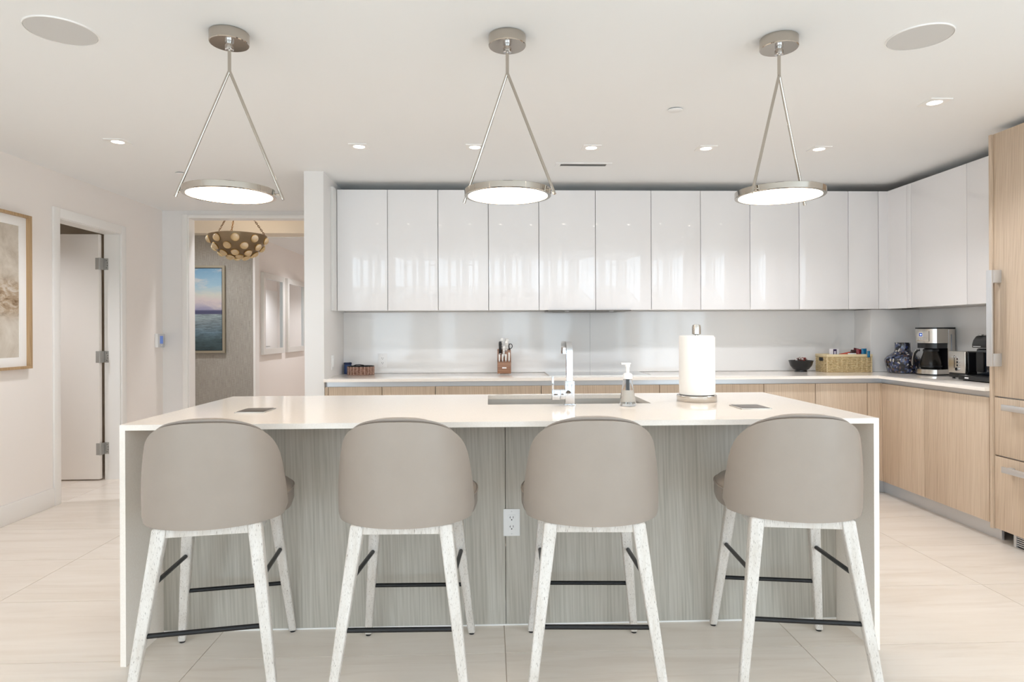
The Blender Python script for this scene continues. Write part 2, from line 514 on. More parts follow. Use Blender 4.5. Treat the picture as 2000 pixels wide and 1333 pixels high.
MT['sheer'] = sheer_mat()
MT['winframe'] = mat('window_frame_paint', (210, 210, 208), 0.4, 0.2)
def window(n, axis, a0, a1, at, splits):
    b = mk()
    xs = [a0] + splits + [a1]
    def bx(u0, u1, z0, z1):
        if axis == 'X': box(b, u0, u1, at - 0.03, at + 0.03, z0, z1)
        else: box(b, at - 0.03, at + 0.03, u0, u1, z0, z1)
    bx(a0, a1, 0, 0.05); bx(a0, a1, 2.33, 2.38)
    for i, x in enumerate(xs):
        u0 = x if i == 0 else x - 0.03
        u1 = x + 0.05 if i == 0 else (x if i == len(xs) - 1 else x + 0.03)
        if i == len(xs) - 1: u0 = x - 0.05
        bx(u0, u1, 0.05, 2.33)
    w = struct('window_%d' % n, b, MT['winframe'])
    for u0, u1 in zip(xs, xs[1:]):
        b = mk()
        if axis == 'X': box(b, u0 + 0.04, u1 - 0.04, at - 0.004, at + 0.004, 0.05, 2.33)
        else: box(b, at - 0.004, at + 0.004, u0 + 0.04, u1 - 0.04, 0.05, 2.33)
        link('pane', b, MT['pane'], w)
window(1, 'X', -3.0, 1.06, WIN_Y - 0.06, [-1.55, -0.2])
window(2, 'X', 1.30, 3.45, WIN_Y - 0.06, [2.4])
window(3, 'Y', -4.7, 0.3, XR + 0.065, [-3.0, -1.35])  # unseen window added in the right wall for more daylight
window(4, 'Y', -4.6, -0.6, XL - 0.065, [-2.6])  # unseen window added in the left wall for more daylight
def curtain(x0, x1, label):
    b = mk(); n = int((x1 - x0) / 0.02)
    lo, hi = [], []
    for i in range(n + 1):
        x = x0 + (x1 - x0) * i / n
        y = WIN_Y + 0.09 + 0.035 * math.sin(i * 0.9) + 0.01 * math.sin(i * 0.37)
        lo.append(b.verts.new((x, y, 0.02))); hi.append(b.verts.new((x, y, 2.42)))
    for i in range(n): b.faces.new((lo[i], lo[i + 1], hi[i + 1], hi[i]))
    solo('sheer_curtain', b, MT['sheer'], label, 'curtain', ((x0 + x1) / 2, WIN_Y + 0.09, 0.02), 'sheer curtains')
curtain(-1.97, -1.2, 'white sheer curtain hanging in the window beside the left wall')
curtain(-0.88, 0.3, 'white sheer curtain hanging in the middle of the window wall')
curtain(2.02, 3.25, 'white sheer curtain hanging in the window right of the pier')

# ------------------------------------------------------------------ kitchen: wall cabinets
ZU0, ZU1, YU = 1.433, 2.395, 5.10
seams = [-1.21, -0.811, -0.411, -0.009, 0.395, 0.851, 1.303, 1.706, 2.111, 2.516, 2.924, 3.175]
G = 0.0022
for i, (a, c) in enumerate(zip(seams, seams[1:])):
    last = i == len(seams) - 2
    t = thing('wall_cabinet', 'glossy white wall cabinet, %s from the white pier' % ORD[i], 'cabinet', ((a + c) / 2, YU, ZU0), group='glossy wall cabinets on the back wall')
    y1 = 5.185 if last else YB
    part('carcass', box(mk(), a + 0.001, c - 0.001, YU + 0.024, y1, ZU0 + 0.003, ZU1), MT['carcass'], t)
    part('cabinet_door', box(mk(), a + G, c - G, YU, YU + 0.021, ZU0, ZU1, 0.0012), MT['gloss'], t)
b = mk(); box(b, -1.232, -1.2125, 4.99, YB, ZU0 - 0.002, ZU1, 0.001)
solo('cabinet_end_panel', b, MT['carcass'], 'narrow white end panel between the pier and the wall cabinets', 'panel', (-1.222, 5.0, ZU0))
b = mk(); prism(b, [(3.177, YU), (3.252, YU), (3.252, 4.866), (3.30, 4.866), (3.30, 5.18), (3.177, 5.18)], 'Z', ZU0, ZU1)
solo('corner_filler', b, MT['gloss'], 'white corner filler where the two runs of wall cabinets meet', 'panel', (3.25, 5.1, ZU0))
XU = 3.252
for i, (a, c) in enumerate([(4.81, 4.236), (4.236, 3.705)]):
    t = thing('wall_cabinet', ['glossy white wall cabinet on the right wall above the coffee maker', 'glossy white wall cabinet on the right wall touching the tall wood unit'][i], 'cabinet', (XU, (a + c) / 2, ZU0), group='glossy wall cabinets on the right wall')
    part('carcass', box(mk(), XU + 0.024, XR, c + 0.001, a - 0.001, ZU0 + 0.003, ZU1), MT['carcass'], t)
    part('cabinet_door', box(mk(), XU, XU + 0.021, c + G, a - G, ZU0, ZU1, 0.0012), MT['gloss'], t)
b = mk(); box(b, XU, XU + 0.021, 4.812, 4.864, ZU0, ZU1, 0.001)
solo('filler_strip', b, MT['gloss'], 'slim white filler strip beside the corner on the right wall cabinets', 'panel', (XU, 4.838, ZU0))

# range hood slipped under the cabinets
t = thing('range_hood', 'slim steel range hood under the wall cabinets above the cooktop', 'range hood', (0.80, 5.23, 1.42))
part('hood_plate', box(mk(), 0.467, 1.135, 5.085, 5.40, 1.424, 1.4315, 0.001), MT['gunmetal'], t)
part('filter', box(mk(), 0.53, 1.07, 5.14, 5.37, 1.421, 1.424), MT['gunmetal'], t)
for x in (0.62, 0.98): part('hood_lamp', cyl(mk(), (x, 5.115, 1.4215), 0.018, 0.0025), MT['whiteplastic'], t)

# backsplash
SB = 0.012
def splash(nm, lb, boxes):
    q = boxes[0]
    t = thing('backsplash', lb, 'backsplash', ((q[0] + q[1]) / 2, (q[2] + q[3]) / 2, 0.916))
    for q in boxes: part('panel', box(mk(), *q, 0.916, 1.43), MT['splash'], t)
splash('b', 'pale grey polished stone backsplash along the back wall', [(-1.231, 0.852, YB - SB, YB - 0.001), (0.8535, 3.152, YB - SB, YB - 0.001)])
splash('c', 'pale grey stone backsplash side of the corner chase beside the wicker basket', [(3.153, 3.1645, 5.178, YB)])
splash('d', 'pale grey stone backsplash on the corner chase behind the vase', [(3.165, XR - SB - 0.001, 5.178, 5.1895)])
splash('e', 'pale grey stone backsplash on the right wall behind the coffee maker', [(XR - SB, XR - 0.001, 3.71, 5.1895)])

# ------------------------------------------------------------------ kitchen: base run
ZT = 0.915
YF, XF = 4.75, 2.95          # counter front edges
YD, XD = 4.79, 2.99          # door faces
b = mk(); prism(b, [(-1.231, YF), (XF, YF), (XF, 3.706), (XR, 3.706), (XR, 5.189), (3.164, 5.189), (3.164, YB), (-1.231, YB)], 'Z', 0.893, ZT, 0.0015)
solo('kitchen_countertop', b, MT['stone'], 'L-shaped cream stone countertop along the back and right walls', 'countertop', (0.9, YF, 0.893))
ZD1, ZD0 = 0.853, 0.106
b = mk(); prism(b, [(-1.231, YD + 0.03), (XD + 0.03, YD + 0.03), (XD + 0.03, 3.706), (XD + 0.05, 3.706), (XD + 0.05, YD + 0.05), (-1.231, YD + 0.05)], 'Z', ZD1 - 0.02, 0.892)
solo('handle_channel', b, MT['alu'], 'recessed aluminium grip channel under the back and right countertop', 'rail', (0.9, YD + 0.03, ZD1))
bs = [-1.206, -0.808, -0.410, 0.384, 1.282, 2.085, 2.486, 2.889]
for i, (a, c) in enumerate(zip(bs, bs[1:])):
    t = thing('base_cabinet', 'pale oak base cabinet on the back wall, %s from the white pier' % ORD[i], 'cabinet', ((a + c) / 2, YD, 0.1), group='oak base cabinets on the back wall')
    part('carcass', box(mk(), a + 0.001, c - 0.001, YD + 0.052, YB - 0.01, 0.1, 0.892), MT['carcass'], t)
    part('cabinet_front', box(mk(), a + G, c - G, YD, YD + 0.021, ZD0, ZD1, 0.0012), MT['oak'], t)
solo('end_strip', box(mk(), -1.231, -1.208, YD, YD + 0.021, ZD0, ZD1, 0.0012), MT['oak'], 'narrow oak end strip of the base run against the white pier', 'panel', (-1.22, YD, ZD0))
solo('corner_strip', prism(mk(), [(2.891, YD), (XD, YD), (XD, 4.768), (XD + 0.021, 4.768), (XD + 0.021, YD + 0.021), (2.891, YD + 0.021)], 'Z', ZD0, ZD1), MT['oak'], 'oak corner strip where the two base runs meet', 'panel', (2.95, YD, ZD0))
ys = [4.765, 4.292, 3.722]
for i, (a, c) in enumerate(zip(ys, ys[1:])):
    t = thing('base_cabinet', ['pale oak base cabinet on the right wall beside the inner corner', 'pale oak base cabinet on the right wall beside the tall unit'][i], 'cabinet', (XD, (a + c) / 2, 0.1), group='oak base cabinets on the right wall')
    part('carcass', box(mk(), XD + 0.052, XR - 0.002, c + 0.001, a - 0.001, 0.1, 0.892), MT['carcass'], t)
    part('cabinet_door', box(mk(), XD, XD + 0.021, c + G, a - G, ZD0, ZD1, 0.0012), MT['oak'], t)
b = mk(); prism(b, [(-1.231, YD + 0.065), (XD + 0.065, YD + 0.065), (XD + 0.065, 3.71), (XD + 0.08, 3.71), (XD + 0.08, YD + 0.08), (-1.231, YD + 0.08)], 'Z', 0.0, 0.1)
solo('toe_kick', b, MT['alu'], 'brushed aluminium toe kick under the base cabinets', 'plinth', (0.9, YD + 0.065, 0))

# tall integrated fridge unit at the right edge
t = thing('tall_unit', 'tall pale oak refrigerator unit with steel bar handles', 'refrigerator', (3.28, 3.25, 0))
Y0, Y1 = 2.80, 3.683
part('carcass', box(mk(), XD + 0.024, XR - 0.002, Y0, Y1 - 0.001, 0.1, 2.42), MT['carcass'], t)
part('side_panel', box(mk(), XD - 0.012, XR - 0.002, Y1 + 0.001, 3.704, 0.08, 2.42, 0.001), MT['oak'], t)
up_d = part('door', box(mk(), XD, XD + 0.021, Y0, Y1 - 0.002, 0.868, 2.42, 0.0012), MT['oak'], t)
dr1 = part('drawer', box(mk(), XD, XD + 0.021, Y0, Y1 - 0.002, 0.521, 0.860, 0.0012), MT['oak'], t)
dr2 = part('drawer', box(mk(), XD, XD + 0.021, Y0, Y1 - 0.002, 0.085, 0.513, 0.0012), MT['oak'], t)
b = mk(); box(b, XD - 0.062, XD - 0.05, 3.625, 3.665, 1.045, 1.61, 0.002)
for z in (1.045, 1.535): box(b, XD - 0.05, XD, 3.625, 3.655, z, z + 0.075, 0.001)
part('handle', b, MT['alu'], up_d)
for d, z in ((dr1, 0.795), (dr2, 0.437)):
    b = mk(); box(b, XD - 0.05, XD - 0.038, 2.92, 3.575, z, z + 0.034, 0.002)
    for y in (2.93, 3.535): box(b, XD - 0.038, XD, y, y + 0.03, z + 0.004, z + 0.03, 0.001)
    part('handle', b, MT['alu'], d)
g_ = part('vent_grille', box(mk(), XD + 0.055, XD + 0.06, 2.82, 3.60, 0.0, 0.085), MT['black'], t)
for k in range(6): part('slat', box(mk(), XD + 0.046, XD + 0.055, 2.83, 3.58, 0.012 + k * 0.012, 0.017 + k * 0.012), MT['alu'], g_)
b = mk(); box(b, XD + 0.045, XD + 0.055, 3.581, 3.60, 0, 0.085); part('grille_frame', b, MT['alu'], g_)

# ------------------------------------------------------------------ island
IX0, IX1, IY0, IY1 = -1.402, 1.53, 2.46, 3.53
TH = 0.021
SX0, SX1, SY0, SY1 = -0.012, 0.772, 3.035, 3.475
b = mk()
for q in ((IX0, SX0, IY0, IY1), (SX1, IX1, IY0, IY1), (SX0, SX1, IY0, SY0), (SX0, SX1, SY1, IY1)): box(b, *q, ZT - TH, ZT)
box(b, IX0, IX0 + TH, IY0, IY1, 0, ZT - TH); box(b, IX1 - TH, IX1, IY0, IY1, 0, ZT - TH)
bmesh.ops.remove_doubles(b, verts=b.verts, dist=1e-5)
solo('island_countertop', b, MT['stone'], 'cream stone island top with waterfall ends and sink cutout', 'countertop', (0.06, 3.0, 0))
t = thing('island_cabinet', 'oak panelled island body, greyed for its cool light, behind the bar stools', 'cabinet', (0.06, 3.1, 0))
YI = 2.738
for a, c in ((IX0 + TH + 0.001, 0.062), (0.0645, IX1 - TH - 0.001)):
    part('panel', box(mk(), a, c, YI, YI + 0.019, 0.006, ZT - TH - 0.001, 0.0008), MT['oakisl'], t)
part('base_strip', box(mk(), IX0 + TH + 0.001, IX1 - TH - 0.001, YI - 0.002, YI + 0.019, 0, 0.006), MT['trim'], t)
kx = [IX0 + TH + 0.001, -0.62, 0.02 - 0.05, 0.82, IX1 - TH - 0.001]
for a, c in zip(kx, kx[1:]):
    part('door', box(mk(), a + 0.0015, c - 0.0015, 3.49, 3.51, 0.1, 0.855, 0.001), MT['oakisl'], t)
part('bottom', box(mk(), IX0 + TH + 0.001, IX1 - TH - 0.001, YI + 0.02, 3.45, 0, 0.1), MT['carcass'], t)

# sink
t = thing('sink', 'undermount stainless sink set into the island', 'sink', (0.38, 3.255, 0.70))
zs0, zs1 = 0.70, ZT - TH - 0.001
b = mk()
e = 0.006
box(b, SX0 - e, SX1 + e, SY0 - e, SY1 + e, zs0, zs0 + 0.004)
for q in ((SX0 - e, SX0 - e + 0.004, SY0 - e, SY1 + e), (SX1 + e - 0.004, SX1 + e, SY0 - e, SY1 + e), (SX0 - e, SX1 + e, SY0 - e, SY0 - e + 0.004), (SX0 - e, SX1 + e, SY1 + e - 0.004, SY1 + e)):
    box(b, *q, zs0 + 0.004, zs1)
part('basin', b, MT['steel'], t)
part('drain', lathe(mk(), [(0, 0.004), (0.035, 0.004), (0.045, 0.001), (0.045, 0.0)], 24, (0.38, 3.35, zs0 + 0.004)), MT['chrome'], t)

# faucet
fx, fy = 0.372, 2.985
t = thing('faucet', 'square chrome kitchen faucet with side lever at the sink', 'faucet', (fx, fy, ZT))
part('base_plate', box(mk(), fx - 0.026, fx + 0.026, fy - 0.026, fy + 0.026, ZT, ZT + 0.006, 0.001), MT['chrome'], t)
part('body', box(mk(), fx - 0.0215, fx + 0.0215, fy - 0.0215, fy + 0.0215, ZT + 0.006, 1.03, 0.0012), MT['chrome'], t)
def sweep_rect(bm, path, w, h):
    """rectangular tube swept in the YZ plane: path of (y,z), width along X"""
    ring = []
    for i, (y, z) in enumerate(path):
        a = path[max(i - 1, 0)]; c = path[min(i + 1, len(path) - 1)]
        ty, tz = c[0] - a[0], c[1] - a[1]; l = math.hypot(ty, tz); ty /= l; tz /= l
        ny, nz = -tz, ty
        ring.append([bm.verts.new((sx * w / 2, y + s * ny * h / 2, z + s * nz * h / 2)) for sx, s in ((-1, -1), (1, -1), (1, 1), (-1, 1))])
    for a, c in zip(ring, ring[1:]):
        for k in range(4): bm.faces.new((a[k], a[(k + 1) % 4], c[(k + 1) % 4], c[k]))
    bm.faces.new(ring[0][::-1]); bm.faces.new(ring[-1])
    return bm
path = [(0, 0.115), (0, 0.255)] + [(0.03 - 0.03 * math.cos(a), 0.255 + 0.03 * math.sin(a)) for a in [R(15 * k) for k in range(1, 7)]] + [(0.19, 0.285)] + [(0.19 + 0.02 * math.sin(a), 0.265 + 0.02 * math.cos(a)) for a in [R(22.5 * k) for k in range(1, 5)]] + [(0.21, 0.235)]
lpart('spout', sweep_rect(mk(), path, 0.028, 0.028), MT['chrome'], t)
lv = mk(); box(lv, fx - 0.045, fx - 0.0215, fy - 0.019, fy + 0.019, 0.945, 0.988, 0.001)
part('valve', lv, MT['chrome'], t)
lv = mk(); box(lv, fx - 0.083, fx - 0.0465, fy - 0.0195, fy + 0.0195, 0.942, 0.988, 0.001); box(lv, fx - 0.083, fx - 0.075, fy - 0.014, fy + 0.014, 0.988, 1.052, 0.001)
part('lever', lv, MT['chrome'], t)

# soap dispenser
sx_, sy_ = 0.637, 2.935
t = thing('soap_bottle', 'clear conical foam soap bottle with white pump beside the faucet', 'soap bottle', (sx_, sy_, ZT))
prof = [(0, 0.0005), (0.036, 0.0005), (0.039, 0.006), (0.037, 0.02), (0.026, 0.085), (0.0215, 0.118), (0.020, 0.126), (0.0185, 0.126), (0.020, 0.116), (0.0245, 0.085), (0.0352, 0.02), (0.036, 0.011), (0, 0.011)]
lpart('bottle', lathe(mk(), prof, 32), MT['glass'], t)
MT['soap'] = mat('soap_liquid', (244, 236, 222), 0.05, trans=0.85, ior=1.33)
lpart('soap', lathe(mk(), [(0, 0.0125), (0.0345, 0.0125), (0.0345, 0.02), (0.031, 0.042), (0, 0.042)], 28), MT['soap'], t)
MT['labelgrey'] = mat('silver_label', (176, 172, 166), 0.4)
def label_patch():
    b = mk(); n = 10; rows = []
    for z, r in ((0.022, 0.0382), (0.075, 0.0287)):
        rows.append([b.verts.new((r * math.cos(a), r * math.sin(a), z)) for a in [R(-150 + 12 * k) for k in range(n)]])
        rows.append([b.verts.new(((r + 0.0006) * math.cos(a), (r + 0.0006) * math.sin(a), z)) for a in [R(-150 + 12 * k) for k in range(n)]])
    for p, q in ((0, 2), (3, 1)):
        for k in range(n - 1): b.faces.new((rows[p][k], rows[p][k + 1], rows[q][k + 1], rows[q][k]))
    return b
lpart('label', label_patch(), MT['labelgrey'], t)
lpart('collar', lathe(mk(), [(0.0, 0.126), (0.022, 0.126), (0.022, 0.145), (0.017, 0.152), (0.009, 0.154), (0, 0.154)], 24), MT['whiteplastic'], t)
lpart('dip_tube', cyl(mk(), (0, 0, 0.045), 0.009, 0.08, seg=12), MT['whiteplastic'], t)
b = cyl(mk(), (0, 0, 0.154), 0.0085, 0.04, seg=16); box(b, -0.031, 0.014, -0.009, 0.009, 0.192, 0.2005, 0.003); cyl(b, (0, 0, 0.18), 0.0115, 0.013, seg=16)
lpart('pump_head', b, MT['whiteplastic'], t)

# paper towel holder and roll
px_, py_ = 1.022, 3.125
t = thing('paper_towel_holder', 'steel paper towel holder with round base on the island', 'paper towel holder', (px_, py_, ZT))
lpart('base', lathe(mk(), [(0, 0), (0.094, 0), (0.096, 0.003), (0.096, 0.028), (0.093, 0.031), (0, 0.031)], 48), MT['steelv'], t)
lpart('post', cyl(mk(), (0, 0, 0.031), 0.008, 0.30, seg=16), MT['steelv'], t)
lpart('finial', lathe(mk(), [(0, 0.328), (0.012, 0.328), (0.0215, 0.331), (0.0215, 0.365), (0.019, 0.376), (0.01, 0.379), (0, 0.379)], 28), MT['steelv'], t)
b = lathe(mk(), [(0.02, 0.0335), (0.083, 0.0335), (0.084, 0.037), (0.084, 0.320), (0.082, 0.3235), (0.02, 0.3235), (0.02, 0.0335)], 48)
# loose leading sheet
n = 12; o_ = []; i_ = []
for k in range(n + 1):
    a = R(-95 + 75 * k / n); r = 0.0845 + 0.0035 * (k / n)
    o_.append([(r * math.cos(a), r * math.sin(a), z) for z in (0.035, 0.316)])
va = [[b.verts.new(p) for p in q] for q in o_]; vb = [[b.verts.new((p[0] * 1.008, p[1] * 1.008, p[2])) for p in q] for q in o_]
for k in range(n):
    b.faces.new((va[k][0], va[k + 1][0], va[k + 1][1], va[k][1])); b.faces.new((vb[k][0], vb[k][1], vb[k + 1][1], vb[k + 1][0]))
    b.faces.new((va[k][1], va[k + 1][1], vb[k + 1][1], vb[k][1]))
b.faces.new((va[n][0], va[n][1], vb[n][1], vb[n][0]))
bmesh.ops.translate(b, verts=b.verts, vec=(px_, py_, ZT))
solo('paper_towel_roll', b, MT['paper'], 'full roll of white paper towels standing on the steel holder', 'paper towels', (px_, py_, ZT + 0.0335))

# flush pop-up outlets in the island top
for (x0, x1, y0, y1, lb) in ((-1.105, -0.975, 2.79, 2.94, 'square grey flush power outlet in the island top behind the leftmost stool'), (1.105, 1.24, 2.765, 2.915, 'square grey flush power outlet in the island top right of the paper towels')):
    t = thing('countertop_outlet', lb, 'outlet', ((x0 + x1) / 2, (y0 + y1) / 2, ZT), group='flush outlets in the island top')
    part('rim', box(mk(), x0, x1, y0, y1, ZT, ZT + 0.004, 0.001), MT['steel'], t)
    part('lid', box(mk(), x0 + 0.007, x1 - 0.007, y0 + 0.007, y1 - 0.007, ZT + 0.004, ZT + 0.0055, 0.0004), MT['gunmetal'], t)

# wall outlets and switch
def outlet(cx, y, cz, lb, s=1.0):
    t = thing('wall_outlet', lb, 'outlet', (cx, y, cz))
    w, h = 0.0355 * s, 0.058 * s
    lpart('cover_plate', box(mk(), -w, w, -0.005, 0, -h, h, 0.0015), MT['whiteplastic'], t)
    rc = lpart('receptacle', box(mk(), -0.0168 * s, 0.0168 * s, -0.0068, -0.005, -0.034 * s, 0.034 * s, 0.0006), MT['whiteplastic'], t)
    for zc in (0.0175 * s, -0.0215 * s):
        b = mk()
        box(b, -0.0098, -0.0052, -0.0074, -0.0066, zc + 0.004, zc + 0.0058); box(b, -0.0068, -0.0052, -0.0074, -0.0066, zc + 0.0005, zc + 0.0105)
        box(b, 0.0055, 0.0075, -0.0074, -0.0066, zc + 0.001, zc + 0.010)
        cyl(b, (0, -0.0074, zc - 0.005), 0.0027, 0.0008, 'Y', 12)
        lpart('slots', b, MT['black'], rc)['kind'] = 'stuff'
    for z in (h - 0.01, -h + 0.01): lpart('screw', cyl(mk(), (0, -0.0056, z), 0.0028, 0.0008, 'Y', 10), MT['alu'], t)
outlet(0.0895, YI, 0.4425, 'white duplex outlet on the oak island front')
outlet(-0.905, YB - SB, 1.021, 'white duplex outlet on the backsplash above the small basket')
t = thing('light_switch', 'white rocker switch on the side of the white pier', 'switch', (-1.232, 5.03, 1.025))
lpart('cover_plate', box(mk(), 0, 0.005, -0.036, 0.036, -0.058, 0.058, 0.0015), MT['whiteplastic'], t)
lpart('rocker', box(mk(), 0.005, 0.009, -0.016, 0.016, -0.033, 0.033, 0.001), MT['whiteplastic'], t)

# cooktop
t = thing('cooktop', 'black glass cooktop with thin steel trim in the back counter', 'cooktop', (0.852, 5.15, ZT))
x0, x1, y0, y1 = 0.455, 1.25, 4.905, 5.385
b = mk()
for q in ((x0, x1, y0, y0 + 0.006), (x0, x1, y1 - 0.006, y1), (x0, x0 + 0.006, y0 + 0.006, y1 - 0.006), (x1 - 0.006, x1, y0 + 0.006, y1 - 0.006)): box(b, *q, ZT, ZT + 0.006)
part('trim_frame', b, MT['steel'], t)
part('glass_top', box(mk(), x0 + 0.006, x1 - 0.006, y0 + 0.006, y1 - 0.006, ZT, ZT + 0.005), MT['glassblack'], t)

# ------------------------------------------------------------------ bar stools
def make_stool():
    t = thing('bar_stool', '', 'stool')
    ft = {}
    for nm, sx, fy_, fx_, ty_, tx_, tz in (('r', -1, -0.285, 0.226, -0.185, 0.150, 0.605), ('r', 1, -0.285, 0.226, -0.185, 0.150, 0.605), ('f', -1, 0.285, 0.215, 0.175, 0.155, 0.60), ('f', 1, 0.285, 0.215, 0.175, 0.155, 0.60)):
        def sq(c, h, z): return [(c[0] - h, c[1] - h, z), (c[0] + h, c[1] - h, z), (c[0] + h, c[1] + h, z), (c[0] - h, c[1] + h, z)]
        bm = hexa(mk(), sq((sx * fx_, fy_), 0.0145, 0.006) + sq((sx * tx_, ty_), 0.0235, tz), 0.006, 3)
        lg = lpart('leg', bm, MT['wash'], t)
        lpart('glide', cyl(mk(), (sx * fx_, fy_, 0), 0.011, 0.0065, seg=12), MT['black'], lg)
        ft[(nm, sx)] = (Vector((sx * fx_, fy_, 0.006)), Vector((sx * tx_, ty_, tz)))
    def at(k, z):
        a, c = ft[k]; f_ = (z - a.z) / (c.z - a.z); return a.lerp(c, f_)
    # wooden seat frame
    lpart('rear_rail', box(mk(), -0.145, 0.145, -0.205, -0.165, 0.572, 0.605, 0.003), MT['wash'], t)
    lpart('front_rail', box(mk(), -0.15, 0.15, 0.157, 0.193, 0.555, 0.60, 0.003), MT['wash'], t)
    for s in (-1, 1): lpart('side_rail', hexa(mk(), [(s * 0.152 - 0.014, -0.17, 0.560), (s * 0.152 + 0.014, -0.17, 0.560), (s * 0.152 + 0.014, 0.16, 0.560), (s * 0.152 - 0.014, 0.16, 0.560), (s * 0.152 - 0.014, -0.17, 0.60), (s * 0.152 + 0.014, -0.17, 0.60), (s * 0.152 + 0.014, 0.16, 0.60), (s * 0.152 - 0.014, 0.16, 0.60)], 0.003), MT['wash'], t)
    # black foot rungs
    for k1, k2, z1, z2 in ((('r', -1), ('r', 1), 0.265, 0.265), (('f', -1), ('f', 1), 0.222, 0.222), (('r', -1), ('f', -1), 0.415, 0.375), (('r', 1), ('f', 1), 0.415, 0.375)):
        lpart('foot_rung', tube(mk(), [at(k1, z1), at(k2, z2)], 0.0082, 12), MT['blackmetal'], t)
    # seat cushion
    NS = 48
    def outline(k, sc_):
        a = 2 * PI * k / NS
        ca, sa = math.cos(a), math.sin(a)
        rx, ry = 0.252 * sc_, (0.23 if sa > 0 else 0.2) * sc_
        p = 2.5
        return rx * math.copysign(abs(ca) ** (2 / p), ca), 0.015 + ry * math.copysign(abs(sa) ** (2 / p), sa)
    bm = mk(); rings = []
    for sc_, z in ((0.90, 0.600), (0.975, 0.606), (1.0, 0.625), (1.0, 0.665), (0.985, 0.676), (0.93, 0.690), (0.75, 0.700), (0.45, 0.706)):
        rings.append([bm.verts.new((*outline(k, sc_), z)) for k in range(NS)])
    for a, c in zip(rings, rings[1:]):
        for k in range(NS): bm.faces.new((a[k], a[(k + 1) % NS], c[(k + 1) % NS], c[k]))
    bm.faces.new(rings[0][::-1]); bm.faces.new(rings[-1])
    seat = lpart('seat', bm, MT['leatherdk'], t)
    lpart('piping', tube(mk(), [(*outline(k, 1.0), 0.672) for k in range(NS)], 0.0032, 6, closed=True), MT['leatherdk'], seat)
    # wrap-around backrest
    A = R(84); NA, NZ = 40, 10
    def surf(u, v, off, grow=0.0):
        a = u * A
        x = (0.246 + off) * math.sin(a); y = -0.05 - (0.205 + off) * math.cos(a)
        tt = min(abs(u), 0.999)
        zt = 0.608 + (0.358 + grow) * (1 - tt ** 2.5) ** (1 / 2.3)
        zb = 0.605 + 0.03 * max(0, (tt - 0.88) / 0.12) ** 2
        zt = max(zt, zb + 0.02)
        z = zb + (zt - zb) * v
        y -= 0.035 * ((z - 0.61) / 0.36) * math.cos(a)
        # gentle swell
        sw = 1 - 0.035 * (max(0, (v - 0.55) / 0.45)) ** 2 - 0.02 * max(0, (0.12 - v) / 0.12) ** 2
        return (x * sw, y * (1 if sw == 1 else (1 + (sw - 1) * 0.3)), z)
    def shell(o_out, o_in, grow=0.0, u0=-1.0, u1=1.0):
        bm = mk()
        gr = []
        for off in (o_out, o_in):
            gr.append([[bm.verts.new(surf(u0 + (u1 - u0) * i / NA, j / NZ, off, grow)) for j in range(NZ + 1)] for i in range(NA + 1)])
        o, n_ = gr
        for i in range(NA):
            for j in range(NZ):
                bm.faces.new((o[i][j], o[i + 1][j], o[i + 1][j + 1], o[i][j + 1])); bm.faces.new((n_[i][j], n_[i][j + 1], n_[i + 1][j + 1], n_[i + 1][j]))
            bm.faces.new((o[i][NZ], o[i + 1][NZ], n_[i + 1][NZ], n_[i][NZ])); bm.faces.new((o[i][0], n_[i][0], n_[i + 1][0], o[i + 1][0]))
        for j in range(NZ):
            bm.faces.new((o[0][j], o[0][j + 1], n_[0][j + 1], n_[0][j])); bm.faces.new((o[NA][j], n_[NA][j], n_[NA][j + 1], o[NA][j + 1]))
        return bm
    bk = lpart('backrest', shell(0.0, -0.012), MT['leather'], t)
    lpart('piping', tube(mk(), [surf(-1 + 2 * i / 60, 1.0, -0.0145, 0.0015) for i in range(61)], 0.003, 6), MT['piping'], bk)
    lpart('back_pad', shell(-0.0165, -0.055, 0.010, -0.97, 0.97), MT['leather'], t)
    return t
stool = make_stool()
for i, (x, y, a, lb) in enumerate([(-1.0, 2.405, 10, 'taupe leather bar stool, leftmost at the island, turned slightly left'),
                                   (-0.302, 2.388, -1, 'taupe leather bar stool left of the island front outlet'),
                                   (0.367, 2.378, -3, 'taupe leather bar stool right of the island front outlet, below the faucet'),
                                   (1.118, 2.385, -9, 'taupe leather bar stool, rightmost at the island, turned slightly right')]):
    o = stool if i == 0 else copy_tree(stool)
    o.location = (x, y, 0); o.rotation_euler = (0, 0, R(a)); tag(o, lb, 'stool', 'bar stools along the island')

